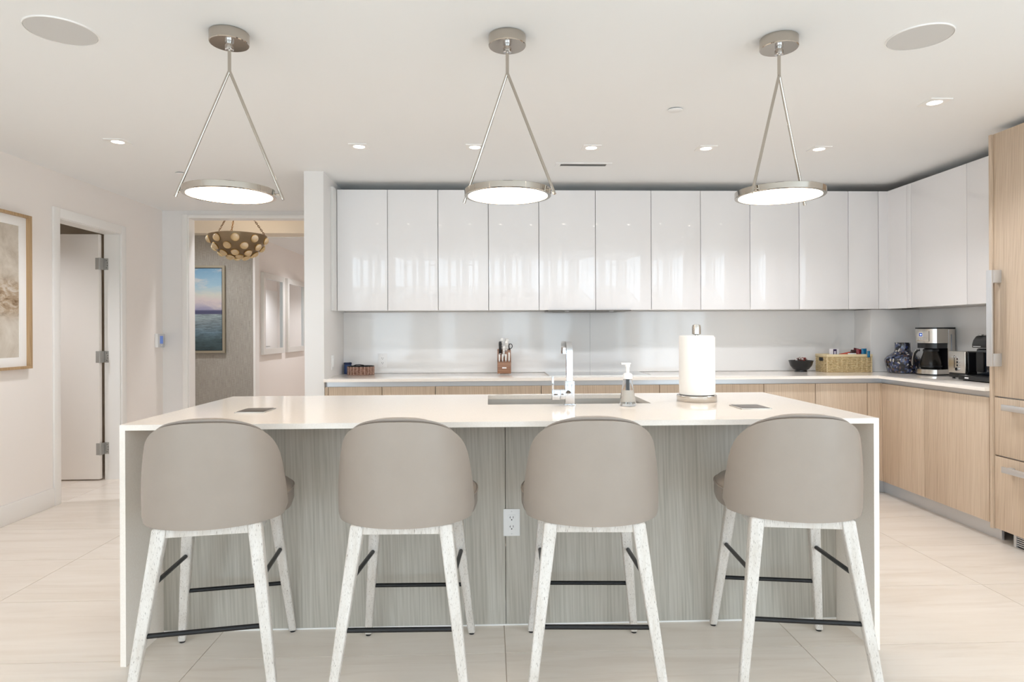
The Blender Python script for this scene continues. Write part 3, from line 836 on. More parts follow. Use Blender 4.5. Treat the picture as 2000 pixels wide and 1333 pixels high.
# ------------------------------------------------------------------ pendants
def pendant(cx, cy, th, lb):
    t = thing('pendant_light', lb, 'pendant light', (cx, cy, ZC), R(th), 'disc pendants over the island')
    lpart('canopy', lathe(mk(), [(0, -0.044), (0.073, -0.044), (0.0757, -0.041), (0.0757, -0.003), (0.073, 0.0), (0, 0)], 48), MT['nickel'], t)
    lpart('collar', lathe(mk(), [(0, -0.069), (0.013, -0.069), (0.0165, -0.066), (0.0165, -0.051), (0.013, -0.046), (0.013, -0.044), (0, -0.044)], 20), MT['chrome'], t)
    lpart('stem', cyl(mk(), (0, 0, -0.155), 0.0068, 0.087, seg=12), MT['nickel'], t)
    zt, zd = -0.150, -0.638
    for s in (-1, 1):
        rod = lpart('rod', tube(mk(), [(0.0, 0, zt), (s * 0.203, 0, zd - 0.022)], 0.006, 12), MT['nickel'], t)
        lpart('pin', cyl(mk(), (s * 0.174 if s > 0 else -0.196, 0, zd), 0.0038, 0.022, 'X', 8), MT['nickel'], rod)
    ring = lathe(mk(), [(0.161, -0.0125), (0.174, -0.0125), (0.1755, -0.011), (0.1755, 0.011), (0.174, 0.0125), (0, 0.0125), (0, 0.009), (0.166, 0.009), (0.166, -0.0095), (0.161, -0.0095), (0.161, -0.0125)], 64, (0, 0, zd))
    lpart('disc_rim', ring, MT['nickel'], t)
    lpart('diffuser', lathe(mk(), [(0, -0.0115), (0.160, -0.0115), (0.160, -0.006), (0, -0.006)], 64, (0, 0, zd)), MT['pendant_lens'], t)
pendant(-1.035, 2.583, 8, 'round disc pendant lamp, left of three, hanging before the hallway')
pendant(0.075, 2.578, -27, 'round disc pendant lamp, middle of three over the island')
pendant(1.189, 2.573, 36, 'round disc pendant lamp, right of three, before the corner cabinets')

# ------------------------------------------------------------------ ceiling fittings
def spot(parent, zoff, w, ang=135):
    l = bpy.data.lights.new('downlight_beam', 'SPOT')
    l.energy = w; l.spot_size = R(ang); l.spot_blend = 0.8; l.shadow_soft_size = 0.035; l.color = (0.95, 0.962, 1.0)
    o = bpy.data.objects.new('downlight_beam', l)
    COL.objects.link(o); o.parent = parent; o.location = (0, 0, zoff)
def downlight(x, y, lb, z=ZC, w=None, group='recessed square downlights'):
    t = thing('downlight', lb, 'downlight', (x, y, z), 0, group)
    b = mk(); s, r = 0.058, 0.036
    n = 32
    inn = [b.verts.new((r * math.cos(2 * PI * k / n), r * math.sin(2 * PI * k / n), -0.006)) for k in range(n)]
    inn2 = [b.verts.new((r * math.cos(2 * PI * k / n), r * math.sin(2 * PI * k / n), 0)) for k in range(n)]
    def sqp(a): m_ = max(abs(math.cos(a)), abs(math.sin(a))); return s * math.cos(a) / m_, s * math.sin(a) / m_
    out = [b.verts.new((*sqp(2 * PI * k / n), -0.006)) for k in range(n)]
    out2 = [b.verts.new((*sqp(2 * PI * k / n), 0)) for k in range(n)]
    for k in range(n):
        j = (k + 1) % n
        b.faces.new((inn[k], inn[j], out[j], out[k])); b.faces.new((out[k], out[j], out2[j], out2[k])); b.faces.new((inn[k], inn2[k], inn2[j], inn[j]))
    lpart('trim_plate', b, MT['trim'], t)
    lpart('lens', lathe(mk(), [(0, -0.003), (r - 0.001, -0.003), (r - 0.001, 0), (0, 0)], 32), MT['lens'], t)
    spot(t, -0.03, SPOT_W if w is None else w)
downlight(-2.312, 4.054, 'recessed downlight nearest the left wall doorway', w=62)
for i, x in enumerate((-0.835, -0.091, 0.664, 1.419, 2.172)):
    downlight(x, 4.127, 'recessed downlight before the wall cabinets, %s from the pier' % ORD[i], w=(8, 27, 27, 30, 42)[i])
downlight(2.339, 3.269, 'recessed downlight in front of the tall oak unit', w=34)
BEHIND = [(x, y) for y in (0.6, -1.6, -3.6) for x in (-2.2, -0.1, 2.0)]
for i, (x, y) in enumerate(BEHIND):
    downlight(x, y, 'recessed downlight in the living area, %s row behind the stools, %s' % (ORD[i // 3], ('left', 'middle', 'right')[i % 3]), w=12, group='living area downlights')
downlight(-2.2, 6.68, 'recessed downlight in the foyer ceiling before the chandelier', 2.80, 55)
for x, y, r_, lb in ((-1.687, 2.578, 0.126, 'round flush ceiling speaker at the left'), (1.76, 2.545, 0.121, 'round flush ceiling speaker at the right')):
    t = thing('ceiling_speaker', lb, 'speaker', (x, y, ZC), 0, 'round ceiling speakers')
    lpart('bezel', lathe(mk(), [(r_ - 0.003, 0), (r_ - 0.003, -0.0055), (r_, -0.005), (r_ + 0.001, 0)], 64), MT['trim'], t)
    lpart('grille', lathe(mk(), [(0, -0.005), (r_ - 0.004, -0.004), (r_ - 0.004, 0), (0, 0)], 64), MT['speaker'], t)
for x, y, lb in ((1.005, 3.41, 'small round ceiling sprinkler cover above the kitchen aisle'), (-2.302, 4.85, 'small round ceiling sprinkler cover near the hallway opening')):
    t = thing('sprinkler_cover', lb, 'sprinkler', (x, y, ZC), 0, 'round sprinkler covers')
    lpart('cap', lathe(mk(), [(0, -0.008), (0.037, -0.008), (0.039, -0.0065), (0.039, -0.005), (0, -0.005)], 36), MT['ceiling'], t)
    lpart('neck', cyl(mk(), (0, 0, -0.005), 0.03, 0.005, seg=24), MT['darkgap'], t)
t = thing('ceiling_vent', 'long slim white air vent in the ceiling before the cabinets', 'vent', (0.675, 4.563, ZC))
b = mk()
for q in ((-0.2, 0.2, -0.055, -0.032), (-0.2, 0.2, 0.032, 0.055), (-0.2, -0.165, -0.032, 0.032), (0.165, 0.2, -0.032, 0.032)): box(b, *q, -0.004, 0)
lpart('frame', b, MT['ceiling'], t)
lpart('duct', box(mk(), -0.165, 0.165, -0.032, 0.032, -0.0008, 0), MT['ventgrey'], t)
for k in range(5):
    y = -0.026 + k * 0.013
    lpart('louver', hexa(mk(), [(-0.165, y - 0.004, -0.0035), (0.165, y - 0.004, -0.0035), (0.165, y - 0.002, -0.0035), (-0.165, y - 0.002, -0.0035), (-0.165, y + 0.003, -0.0008), (0.165, y + 0.003, -0.0008), (0.165, y + 0.005, -0.0008), (-0.165, y + 0.005, -0.0008)]), MT['speaker'], t)

# ------------------------------------------------------------------ left wall: framed art, thermostat
t = thing('framed_art', 'beige abstract picture in deep oak frame with white mat on left wall', 'picture', (XL, 4.065, 1.023))
ay0, ay1, az0, az1, ad = 3.60, 4.512, 1.023, 2.072, 0.045
def ring_x(x0, x1, y0, y1, z0, z1, w):
    b = mk()
    box(b, x0, x1, y0, y0 + w, z0, z1); box(b, x0, x1, y1 - w, y1, z0, z1); box(b, x0, x1, y0 + w, y1 - w, z0, z0 + w); box(b, x0, x1, y0 + w, y1 - w, z1 - w, z1)
    return b
part('frame', ring_x(XL, XL + ad, ay0, ay1, az0, az1, 0.018), MT['frameoak'], t)
MT['mat_board'] = mat('mat_board', (240, 238, 235), 0.8)
part('mat_board', ring_x(XL + 0.008, XL + 0.016, ay0 + 0.018, ay1 - 0.018, az0 + 0.018, az1 - 0.018, 0.062), MT['mat_board'], t)
m = mat('abstract_beige', (180, 165, 146), 0.7)
v = coords(m, (1, 1, 1), False)
n1 = noise(m, v, 3.0, 6, 0.65, 0.6)
n2 = noise(m, coords(m, (6, 6, 14), False), 1.2, 6, 0.7, 1.0)
sepz = N(m, 'ShaderNodeSeparateXYZ'); L(m, v, sepz.inputs[0])
band = ramp(m, sepz.outputs[2], [(0.32, (0, 0, 0)), (0.40, (255, 255, 255)), (0.55, (255, 255, 255)), (0.64, (0, 0, 0))])
c1 = ramp(m, n1, [(0.3, (168, 155, 138)), (0.5, (196, 186, 172)), (0.72, (214, 207, 196))])
c2 = ramp(m, n2, [(0.35, (112, 86, 56)), (0.5, (176, 156, 132)), (0.66, (206, 198, 188))])
setcol(m, mixc(m, band, c1, c2))
part('artwork', box(mk(), XL + 0.004, XL + 0.010, ay0 + 0.06, ay1 - 0.06, az0 + 0.06, az1 - 0.06), m, t)
t = thing('thermostat', 'small steel thermostat with blue screen on the left wall', 'thermostat', (XL, 6.265, 1.19))
lpart('housing', box(mk(), 0, 0.028, -0.062, 0.062, -0.066, 0.066, 0.003), MT['whiteplastic'], t)
lpart('faceplate', box(mk(), 0.028, 0.031, -0.06, 0.06, -0.064, 0.064, 0.001), MT['alu'], t)
m = mat('blue_screen', (90, 120, 190), 0.15, emit=(110, 140, 210), estr=0.35)
lpart('screen', box(mk(), 0.031, 0.0322, -0.028, 0.028, -0.03, 0.045), m, t)
lpart('button', cyl(mk(), (0.031, 0.0, -0.047), 0.006, 0.003, 'X', 12), MT['whiteplastic'], t)

# ------------------------------------------------------------------ hallway: painting, mirrors, chandelier, lamps
def seascape():
    m = mat('seascape_paint', (130, 150, 160), 0.45)
    v = coords(m, (1, 1, 1), False)
    wob = noise(m, coords(m, (3, 3, 7), False), 1.4, 6, 0.65, 0.8)
    s = N(m, 'ShaderNodeSeparateXYZ'); L(m, v, s.inputs[0])
    a = N(m, 'ShaderNodeMath', operation='MULTIPLY_ADD'); a.inputs[1].default_value = 0.16; a.inputs[2].default_value = -0.08
    L(m, wob, a.inputs[0])
    b_ = N(m, 'ShaderNodeMath', operation='ADD'); L(m, s.outputs[2], b_.inputs[0]); L(m, a.outputs[0], b_.inputs[1])
    sky = ramp(m, b_.outputs[0], [(0.48, (140, 140, 166)), (0.55, (172, 166, 178)), (0.61, (196, 184, 182)), (0.68, (190, 192, 182)), (0.78, (146, 176, 192)), (1.0, (112, 152, 180))])
    cl = ramp(m, noise(m, coords(m, (2.2, 2.2, 6), False), 1.7, 5, 0.6, 0.5), [(0.52, (0, 0, 0)), (0.66, (190, 190, 190))])
    sky = mixc(m, cl, sky, (212, 200, 186))
    sea = ramp(m, b_.outputs[0], [(0.0, (58, 76, 80)), (0.12, (74, 94, 100)), (0.22, (110, 134, 148)), (0.34, (128, 142, 148)), (0.44, (156, 172, 176))])
    st = ramp(m, noise(m, coords(m, (6, 6, 34), False), 1.4, 5, 0.65, 0.4), [(0.35, (90, 94, 92)), (0.6, (255, 255, 255))])
    sea = mixc(m, 0.55, sea, st, 'MULTIPLY')
    hz = ramp(m, s.outputs[2], [(0.455, (0, 0, 0)), (0.462, (255, 255, 255))])
    k = mixc(m, hz, sea, sky)
    ln = ramp(m, s.outputs[2], [(0.440, (0, 0, 0)), (0.444, (255, 255, 255)), (0.482, (255, 255, 255)), (0.502, (0, 0, 0))])
    setcol(m, mixc(m, ln, k, (74, 76, 104)))
    bump(m, wob, 0.2, 0.003)
    return m
t = thing('seascape_painting', 'seascape painting with blue sky and grey sea on the grasscloth wall', 'painting', (-3.72, 8.0, 1.05))
part('canvas', box(mk(), -4.13, -3.30, 7.972, 8.0, 1.05, 2.056), seascape(), t)
def ring_y(y0, y1, x0, x1, z0, z1, w):
    b = mk()
    box(b, x0, x0 + w, y0, y1, z0, z1); box(b, x1 - w, x1, y0, y1, z0, z1); box(b, x0 + w, x1 - w, y0, y1, z0, z0 + w); box(b, x0 + w, x1 - w, y0, y1, z1 - w, z1)
    return b
part('dark_gap', ring_y(7.976, 7.999, -4.137, -3.293, 1.043, 2.063, 0.007), MT['darkgap'], t)
MT['champagne'] = mat('champagne_frame', (168, 160, 142), 0.4, 0.4)
part('frame', ring_y(7.965, 7.999, -4.166, -3.264, 1.014, 2.092, 0.028), MT['champagne'], t)
XM = -2.91
for i, (y0, y1, lb) in enumerate(((8.20, 9.02, 'silver framed mirror in the corridor, nearer of the pair'), (9.17, 10.02, 'silver framed mirror in the corridor, farther of the pair'))):
    t = thing('wall_mirror', lb, 'mirror', (XM, (y0 + y1) / 2, 0.98), group='silver mirrors in the corridor')
    part('frame', ring_x(XM, XM + 0.04, y0, y1, 0.98, 2.035, 0.075), MT['silverframe'], t)
    part('glass', box(mk(), XM + 0.005, XM + 0.02, y0 + 0.075, y1 - 0.075, 1.055, 1.96), MT['mirror'], t)

ccx, ccy, crz = -2.80, 7.2, 2.345
t = thing('bowl_chandelier', 'bronze bowl chandelier studded with clear crystals hanging on chains', 'chandelier', (ccx, ccy, crz))
bp = [(0.305, 0.0), (0.298, -0.045), (0.272, -0.105), (0.225, -0.165), (0.155, -0.215), (0.075, -0.243), (0.0, -0.250)]
inner = [(max(r - 0.007, 0), z + 0.006) for r, z in reversed(bp[:-1])]
bowl = lpart('bowl', lathe(mk(), bp + [(0.0, -0.243)] + inner + [bp[0]], 56), MT['bronze'], t)
def on_bowl(tp):
    k = tp * (len(bp) - 1); i = min(int(k), len(bp) - 2); f = k - i
    r = bp[i][0] * (1 - f) + bp[i + 1][0] * f; z = bp[i][1] * (1 - f) + bp[i + 1][1] * f
    dr = bp[i + 1][0] - bp[i][0]; dz = bp[i + 1][1] - bp[i][1]; l = math.hypot(dr, dz)
    return r, z, -dz / l, dr / l      # outward normal (nr, nz)
cr_mesh = None; bz_mesh = None
for tp, cnt, a0, rad in ((0.20, 9, 0.10, 0.043), (0.42, 9, 0.45, 0.043), (0.62, 8, 0.2, 0.042), (0.80, 6, 0.0, 0.040)):
    for k in range(cnt):
        a = 2 * PI * k / cnt + a0
        r, z, nr, nz = on_bowl(tp)
        if cr_mesh is None:
            c_ = lpart('crystal', lathe(mk(), [(0, -0.004), (0.036, -0.002), (0.041, 0.003), (0.040, 0.010), (0.031, 0.022), (0.016, 0.029), (0, 0.031)], 18), MT['crystal'], bowl)
            z_ = lpart('bezel', lathe(mk(), [(0.0, -0.002), (0.0445, -0.002), (0.0445, 0.004), (0.041, 0.005), (0.0405, 0.0005), (0, 0.0005)], 18), MT['brass'], bowl)
            cr_mesh, bz_mesh = c_.data, z_.data
        else:
            c_ = bpy.data.objects.new('crystal', cr_mesh); z_ = bpy.data.objects.new('bezel', bz_mesh)
            for o in (c_, z_): COL.objects.link(o); o.parent = bowl
        nrm = Vector((nr * math.cos(a), nr * math.sin(a), nz))
        q = nrm.to_track_quat('Z', 'Y').to_euler()
        for o, d in ((c_, 0.003), (z_, 0.001)):
            o.location = Vector((r * math.cos(a), r * math.sin(a), z)) + nrm * d; o.rotation_euler = q
for k, a in enumerate((R(250), R(10), R(128))):
    p0 = Vector((0.29 * math.cos(a), 0.29 * math.sin(a), 0.0)); p1 = Vector((0.03 * math.cos(a), 0.03 * math.sin(a), 0.385))
    n = 20; b = mk(); dirv = (p1 - p0).normalized()
    for i in range(n):
        c = p0.lerp(p1, (i + 0.5) / n)
        side = dirv.cross(Vector((math.cos(a + (PI / 2 if i % 2 else 0)), math.sin(a + (PI / 2 if i % 2 else 0)), 0))).normalized()
        tube(b, [c + dirv * 0.0155 * math.cos(2 * PI * j / 10) + side * 0.008 * math.sin(2 * PI * j / 10) for j in range(10)], 0.0034, 5, closed=True)
    o = lpart('chain', b, MT['chainbrass'], t); o['kind'] = 'stuff'
lpart('hub', lathe(mk(), [(0, 0.375), (0.035, 0.375), (0.035, 0.39), (0.01, 0.40), (0.01, 0.44), (0.06, 0.445), (0.06, 0.455), (0, 0.455)], 24), MT['brass'], t)
MT['bulb'] = mat('bulb_glow', (255, 240, 220), 0.4, emit=(255, 214, 160), estr=10.0)
lpart('bulb', lathe(mk(), [(0, -0.16), (0.03, -0.15), (0.045, -0.12), (0.03, -0.085), (0.015, -0.06), (0, -0.06)], 20), MT['bulb'], t)
l = bpy.data.lights.new('chandelier_glow', 'POINT'); l.energy = 7; l.color = (1.0, 0.84, 0.66); l.shadow_soft_size = 0.06
o = bpy.data.objects.new('chandelier_glow', l); COL.objects.link(o); o.parent = t; o.location = (0, 0, 0.02)
downlight(-2.2, 9.2, 'added unseen downlight in the corridor ceiling beyond the chandelier', 2.46, 100, 'added corridor downlights')  # added to brighten the corridor and its mirrors
downlight(-2.2, 12.0, 'added unseen downlight at the far end of the corridor', 2.46, 90, 'added corridor downlights')  # added to light the far door the mirrors reflect
downlight(-4.1, 4.7, 'added unseen downlight in the side room behind the open door', ZC, 85, 'added side room downlights')  # added to brighten the open door leaf
downlight(-3.45, 7.05, 'added unseen downlight in the foyer before the seascape painting', 2.80, 100)  # added to brighten the papered wall and painting

# ------------------------------------------------------------------ back counter objects
Z0 = ZT + 0.0004
t = thing('blue_jar', 'small dark blue glazed jar with lid beside the little basket', 'jar', (-1.187, 5.365, Z0))
lpart('body', lathe(mk(), [(0, 0), (0.030, 0), (0.0315, 0.004), (0.0315, 0.072), (0.029, 0.077), (0, 0.077)], 32), MT['blueglaze'], t)
lpart('lid', lathe(mk(), [(0, 0.078), (0.0325, 0.078), (0.033, 0.081), (0.033, 0.092), (0.030, 0.095), (0, 0.095)], 32), mat('navy_lid', (22, 38, 74), 0.2), t)

def weave_wall(path, h, r, rows, phase=0.0, amp=0.004, closed=True):
    """woven wall: rows of horizontal strands that pass in and out of the stakes along a closed path of (x,y,nx,ny)"""
    b = mk(); n = len(path)
    for k in range(rows):
        z = (k + 0.5) * h / rows
        s = 1 if k % 2 else -1
        pts = [(x + nx * amp * s * (1 if i % 2 else -1), y + ny * amp * s * (1 if i % 2 else -1), z) for i, (x, y, nx, ny) in enumerate(path)]
        tube(b, pts, r, 4, closed=True)
    return b
MT['wicker_br'] = mat('brown_wicker', (142, 104, 88), 0.6)
setcol(MT['wicker_br'], ramp(MT['wicker_br'], noise(MT['wicker_br'], coords(MT['wicker_br'], (1, 1, 1)), 60, 3), [(0.3, (116, 78, 62)), (0.7, (176, 142, 124))]))
MT['stake_lt'] = mat('pale_stake', (214, 190, 176), 0.6)
bx0, by0 = -1.056, 5.25
t = thing('small_basket', 'low oval brown woven basket with black cord on the back counter', 'basket', (bx0, by0, Z0))
n = 44
pth = [(0.105 * math.cos(2 * PI * k / n), 0.075 * math.sin(2 * PI * k / n), math.cos(2 * PI * k / n), math.sin(2 * PI * k / n)) for k in range(n)]
o = lpart('woven_wall', weave_wall(pth, 0.066, 0.0042, 10, amp=0.0025), MT['wicker_br'], t); o['kind'] = 'stuff'
b = mk()
for x, y, nx, ny in pth[::2]: cyl(b, (x + nx * 0.0022, y + ny * 0.0022, 0.001), 0.0026, 0.066, seg=6)
o = lpart('stakes', b, MT['stake_lt'], t); o['kind'] = 'stuff'
lpart('bottom', lathe(mk(), [(0, 0.001), (0.104, 0.001), (0.104, 0.006), (0, 0.006)], 40, sx=1, sy=0.68), MT['wicker_br'], t)
lpart('rim', tube(mk(), [(x, y, 0.069) for x, y, _, _ in pth], 0.0045, 6, closed=True), MT['blackmetal'], t)
lpart('cord', tube(mk(), [(-0.055, -0.066, 0.072), (-0.03, -0.05, 0.083), (0.0, -0.045, 0.084), (0.03, -0.05, 0.080), (0.045, -0.058, 0.074)], 0.0035, 6), MT['blackmetal'], t)

# knife block with knives
kx0, kx1, ky = 0.06, 0.171, 5.19
t = thing('knife_block', 'reddish wooden knife block with slanted top on the back counter', 'knife block', (0.1155, 5.25, Z0))
b = prism(mk(), [(ky, Z0 + 0.004), (ky + 0.125, Z0 + 0.004), (ky + 0.125, Z0 + 0.155), (ky + 0.085, Z0 + 0.205), (ky + 0.06, Z0 + 0.195), (ky + 0.03, Z0 + 0.115), (ky + 0.02, Z0 + 0.103), (ky, Z0 + 0.095)], 'X', kx0, kx1, 0.004)
part('block', b, MT['redwood'], t)
part('label', box(mk(), 0.098, 0.133, ky - 0.001, ky, Z0 + 0.046, Z0 + 0.056), MT['whiteplastic'], t)
for x in (kx0 + 0.014, kx1 - 0.014):
    for y in (ky + 0.012, ky + 0.11): part('foot', cyl(mk(), (x, y, Z0), 0.007, 0.004, seg=10), MT['whiteplastic'], t)
MT['handlewhite'] = mat('ivory_handle', (236, 234, 230), 0.3)
def knife(x, y, z, ln, w, m, lb, tilt=28, group='knives in the wooden block', rivets=3):
    w *= 1.22
    t = thing('knife', lb, 'knife', (x, y, Z0 + z))
    t['group'] = group
    t.rotation_euler = (R(tilt), 0, 0)
    b = mk()
    prof = [(0, 0.85), (0.3, 0.78), (0.7, 0.95), (0.9, 1.0), (1.0, 0.6)]
    rings = []
    for f, s in prof:
        rings.append([b.verts.new((sx * w * 0.5 * s, sy * w * 0.75 * s, f * ln)) for sx, sy in ((-1, -1), (1, -1), (1, 1), (-1, 1))])
    for p, q in zip(rings, rings[1:]):
        for k in range(4): b.faces.new((p[k], p[(k + 1) % 4], q[(k + 1) % 4], q[k]))
    b.faces.new(rings[0][::-1]); b.faces.new(rings[-1])
    es = [e for e in b.edges]
    bmesh.ops.bevel(b, geom=es, offset=0.0018, segments=1, affect='EDGES', clamp_overlap=True)
    h = lpart('handle', b, m, t)
    for i in range(rivets):
        lpart('rivet', cyl(mk(), (0, -w * 0.75 * 0.93 - 0.0006, ln * (0.25 + 0.24 * i)), 0.0022, 0.0012, 'Y', 8), MT['darkgap'], h)
    lpart('bolster', box(mk(), -w * 0.35, w * 0.35, -w * 0.55, w * 0.55, -0.012, 0.001, 0.001), MT['chrome'], t)
for k in range(4):
    knife(0.0755 + 0.0265 * k, ky + 0.012, 0.112, 0.052 if k < 3 else 0.066, 0.011, MT['handlewhite'], 'white-handled steak knife in the front row of the block', 14, 'steak knives in the block', 0)
knife(0.083, ky + 0.045, 0.175, 0.095, 0.02, MT['black'], 'black-handled knife with steel cap in the knife block', 22, rivets=0)
knife(0.113, ky + 0.043, 0.152, 0.082, 0.017, MT['handlewhite'], 'white riveted knife at the middle of the knife block', 20)
knife(0.134, ky + 0.062, 0.198, 0.078, 0.019, MT['handlewhite'], 'white riveted knife at the right of the knife block', 20)
knife(0.098, ky + 0.078, 0.208, 0.088, 0.019, MT['handlewhite'], 'tallest white riveted knife at the back of the knife block', 16)
knife(0.142, ky + 0.083, 0.208, 0.084, 0.018, MT['handlewhite'], 'white riveted knife at the back right of the knife block', 16, rivets=2)
t = thing('kitchen_shears', 'black-handled kitchen shears at the right side of the knife block', 'scissors', (0.161, ky + 0.062, Z0 + 0.196))
lpart('handle_loop', tube(mk(), [(0.008 + 0.0145 * math.cos(2 * PI * k / 16), 0, 0.03 + 0.019 * math.sin(2 * PI * k / 16)) for k in range(16)], 0.0034, 6, closed=True), MT['black'], t)
lpart('handle_loop', tube(mk(), [(-0.004, 0.006 + 0.012 * math.cos(2 * PI * k / 16), 0.03 + 0.019 * math.sin(2 * PI * k / 16)) for k in range(16)], 0.0034, 6, closed=True), MT['black'], t)
lpart('shank', tube(mk(), [(0, 0, 0.012), (-0.003, 0.004, -0.03)], 0.005, 8), MT['black'], t)

# bowl of wrapped sweets
wx, wy = 2.607, 5.262
t = thing('black_bowl', 'black footed bowl on the back counter beside the wicker basket', 'bowl', (wx, wy, Z0))
lpart('bowl', lathe(mk(), [(0, 0), (0.047, 0), (0.047, 0.014), (0.062, 0.022), (0.084, 0.05), (0.096, 0.088), (0.100, 0.092), (0.096, 0.094), (0.090, 0.088), (0.077, 0.052), (0.055, 0.028), (0, 0.024)], 40), MT['black'], t)
cc = [mat('sweet_white', (232, 226, 220), 0.3), mat('sweet_brown', (92, 48, 38), 0.3), mat('sweet_red', (140, 50, 44), 0.3)]
for k in range(16):
    rr = random.uniform(0, 0.07) if k else 0; a = k * 2.399
    x, y = wx + rr * math.cos(a), wy + rr * math.sin(a)
    z = Z0 + 0.094 + 0.018 * (1 - rr / 0.07) + random.uniform(-0.003, 0.004)
    b = mk(); rx = 0.014
    rings = []
    for f, s in ((-1.7, 0.7), (-1.35, 0.75), (-1.0, 0.15), (-0.8, 0.7), (0, 1), (0.8, 0.7), (1.0, 0.15), (1.35, 0.75), (1.7, 0.7)):
        rings.append([b.verts.new((f * rx, s * 0.010 * math.cos(2 * PI * j / 8), (0.35 if abs(f) > 1.1 else 1) * s * 0.010 * math.sin(2 * PI * j / 8))) for j in range(8)])
    for p, q in zip(rings, rings[1:]):
        for j in range(8): b.faces.new((p[j], p[(j + 1) % 8], q[(j + 1) % 8], q[j]))
    b.faces.new(rings[0][::-1]); b.faces.new(rings[-1])
    bmesh.ops.rotate(b, verts=b.verts, cent=(0, 0, 0), matrix=Matrix.Rotation(random.uniform(0, PI), 3, 'Z') @ Matrix.Rotation(random.uniform(-0.4, 0.4), 3, 'Y'))
    o = link('wrapped_sweet', b, cc[k % 3]); o.location = (x, y, z)
    tag(o, ['white', 'dark brown', 'dark red'][k % 3] + ' wrapped sweet heaped in the black bowl', 'sweet', ['white', 'brown', 'red'][k % 3] + ' sweets in the black bowl')

# wicker basket with packets
x0, x1, y0, y1, hh = 2.762, 3.135, 5.135, 5.31, 0.148
t = thing('wicker_basket', 'rectangular straw-coloured wicker basket full of packets in the corner', 'basket', ((x0 + x1) / 2, (y0 + y1) / 2, Z0))
MT['straw'] = mat('straw', (206, 184, 140), 0.65)
setcol(MT['straw'], ramp(MT['straw'], noise(MT['straw'], coords(MT['straw'], (1, 1, 1)), 70, 3), [(0.3, (184, 158, 112)), (0.7, (224, 206, 166))]))
MT['strawlt'] = mat('pale_straw', (222, 204, 166), 0.65)
W2, D2 = (x1 - x0) / 2, (y1 - y0) / 2
pth = []
nx_, ny_ = 18, 8
for i in range(nx_): pth.append((-W2 + 2 * W2 * i / nx_, -D2, 0, -1))
for i in range(ny_): pth.append((W2, -D2 + 2 * D2 * i / ny_, 1, 0))
for i in range(nx_): pth.append((W2 - 2 * W2 * i / nx_, D2, 0, 1))
for i in range(ny_): pth.append((-W2, D2 - 2 * D2 * i / ny_, -1, 0))
o = lpart('woven_wall', weave_wall(pth, 0.126, 0.0042, 17, amp=0.0035), MT['straw'], t); o['kind'] = 'stuff'
b = mk()
for x, y, _, _ in pth[::2]: cyl(b, (x, y, 0.001), 0.0034, 0.127, seg=6)
o = lpart('stakes', b, MT['strawlt'], t); o['kind'] = 'stuff'
b = mk()
box(b, -W2 - 0.006, W2 + 0.006, -D2 - 0.006, -D2 + 0.006, 0.126, hh, 0.003); box(b, -W2 - 0.006, W2 + 0.006, D2 - 0.006, D2 + 0.006, 0.126, hh, 0.003)
box(b, -W2 - 0.006, -W2 + 0.006, -D2 + 0.006, D2 - 0.006, 0.126, hh, 0.003); box(b, W2 - 0.006, W2 + 0.006, -D2 + 0.006, D2 - 0.006, 0.126, hh, 0.003)
lpart('rim_band', b, MT['strawlt'], t)
lpart('bottom', box(mk(), -W2 + 0.002, W2 - 0.002, -D2 + 0.002, D2 - 0.002, 0.001, 0.008), MT['straw'], t)
lpart('handle_hole', box(mk(), -W2 - 0.0085, -W2 - 0.0075, -0.035, 0.025, 0.092, 0.120), MT['darkgap'], t)

def pouch(name, lb, cat, loc, w, h, d, rot, m, group=None, seed=1):
    rnd = random.Random(seed); b = mk(); n, k = 8, 6
    g = []
    for s in (1, -1):
        g.append([[b.verts.new(((i / n - 0.5) * w, s * d * 0.5 * (max(0, math.sin(PI * i / n)) ** 0.5) * (max(0, math.sin(PI * j / k)) ** 0.5) + (0.001 * s) + rnd.uniform(-1, 1) * 0.0015, j / k * h)) for j in range(k + 1)] for i in range(n + 1)])
    for s in (0, 1):
        for i in range(n):
            for j in range(k): b.faces.new((g[s][i][j], g[s][i + 1][j], g[s][i + 1][j + 1], g[s][i][j + 1]))
    for i in range(n):
        b.faces.new((g[0][i][0], g[0][i + 1][0], g[1][i + 1][0], g[1][i][0])); b.faces.new((g[0][i][k], g[0][i + 1][k], g[1][i + 1][k], g[1][i][k]))
    for j in range(k):
        b.faces.new((g[0][0][j], g[0][0][j + 1], g[1][0][j + 1], g[1][0][j])); b.faces.new((g[0][n][j], g[0][n][j + 1], g[1][n][j + 1], g[1][n][j]))
    o = link(name, b, m); o.location = loc; o.rotation_euler = [R(a) for a in rot]
    return tag(o, lb, cat, group)
bz = Z0
t = thing('tea_box', 'small white box with dark purple front in the wicker basket', 'box', (2.865, 5.215, bz + 0.075), R(14))
lpart('carton', box(mk(), -0.03, 0.03, -0.022, 0.022, 0, 0.115, 0.001), mat('white_card', (236, 232, 236), 0.5), t)
lpart('printed_panel', box(mk(), -0.03, 0.004, -0.0232, -0.0222, 0.02, 0.113), mat('purple_print', (52, 36, 74), 0.4), t)
lpart('label_patch', box(mk(), -0.022, -0.004, -0.0242, -0.0232, 0.06, 0.098), mat('pale_print', (226, 220, 232), 0.5), t)
pouch('snack_packet', 'thin orange red packet lying across the wicker basket', 'packet', (2.955, 5.22, bz + 0.135), 0.11, 0.022, 0.02, (0, -9, 5), mat('orange_red_foil', (196, 84, 66), 0.25), 'packets in the wicker basket', 3)
pouch('snack_packet', 'white packet lying at the middle of the wicker basket', 'packet', (3.005, 5.2, bz + 0.12), 0.07, 0.035, 0.03, (10, 0, 0), mat('white_foil', (232, 230, 228), 0.3), 'packets in the wicker basket', 4)
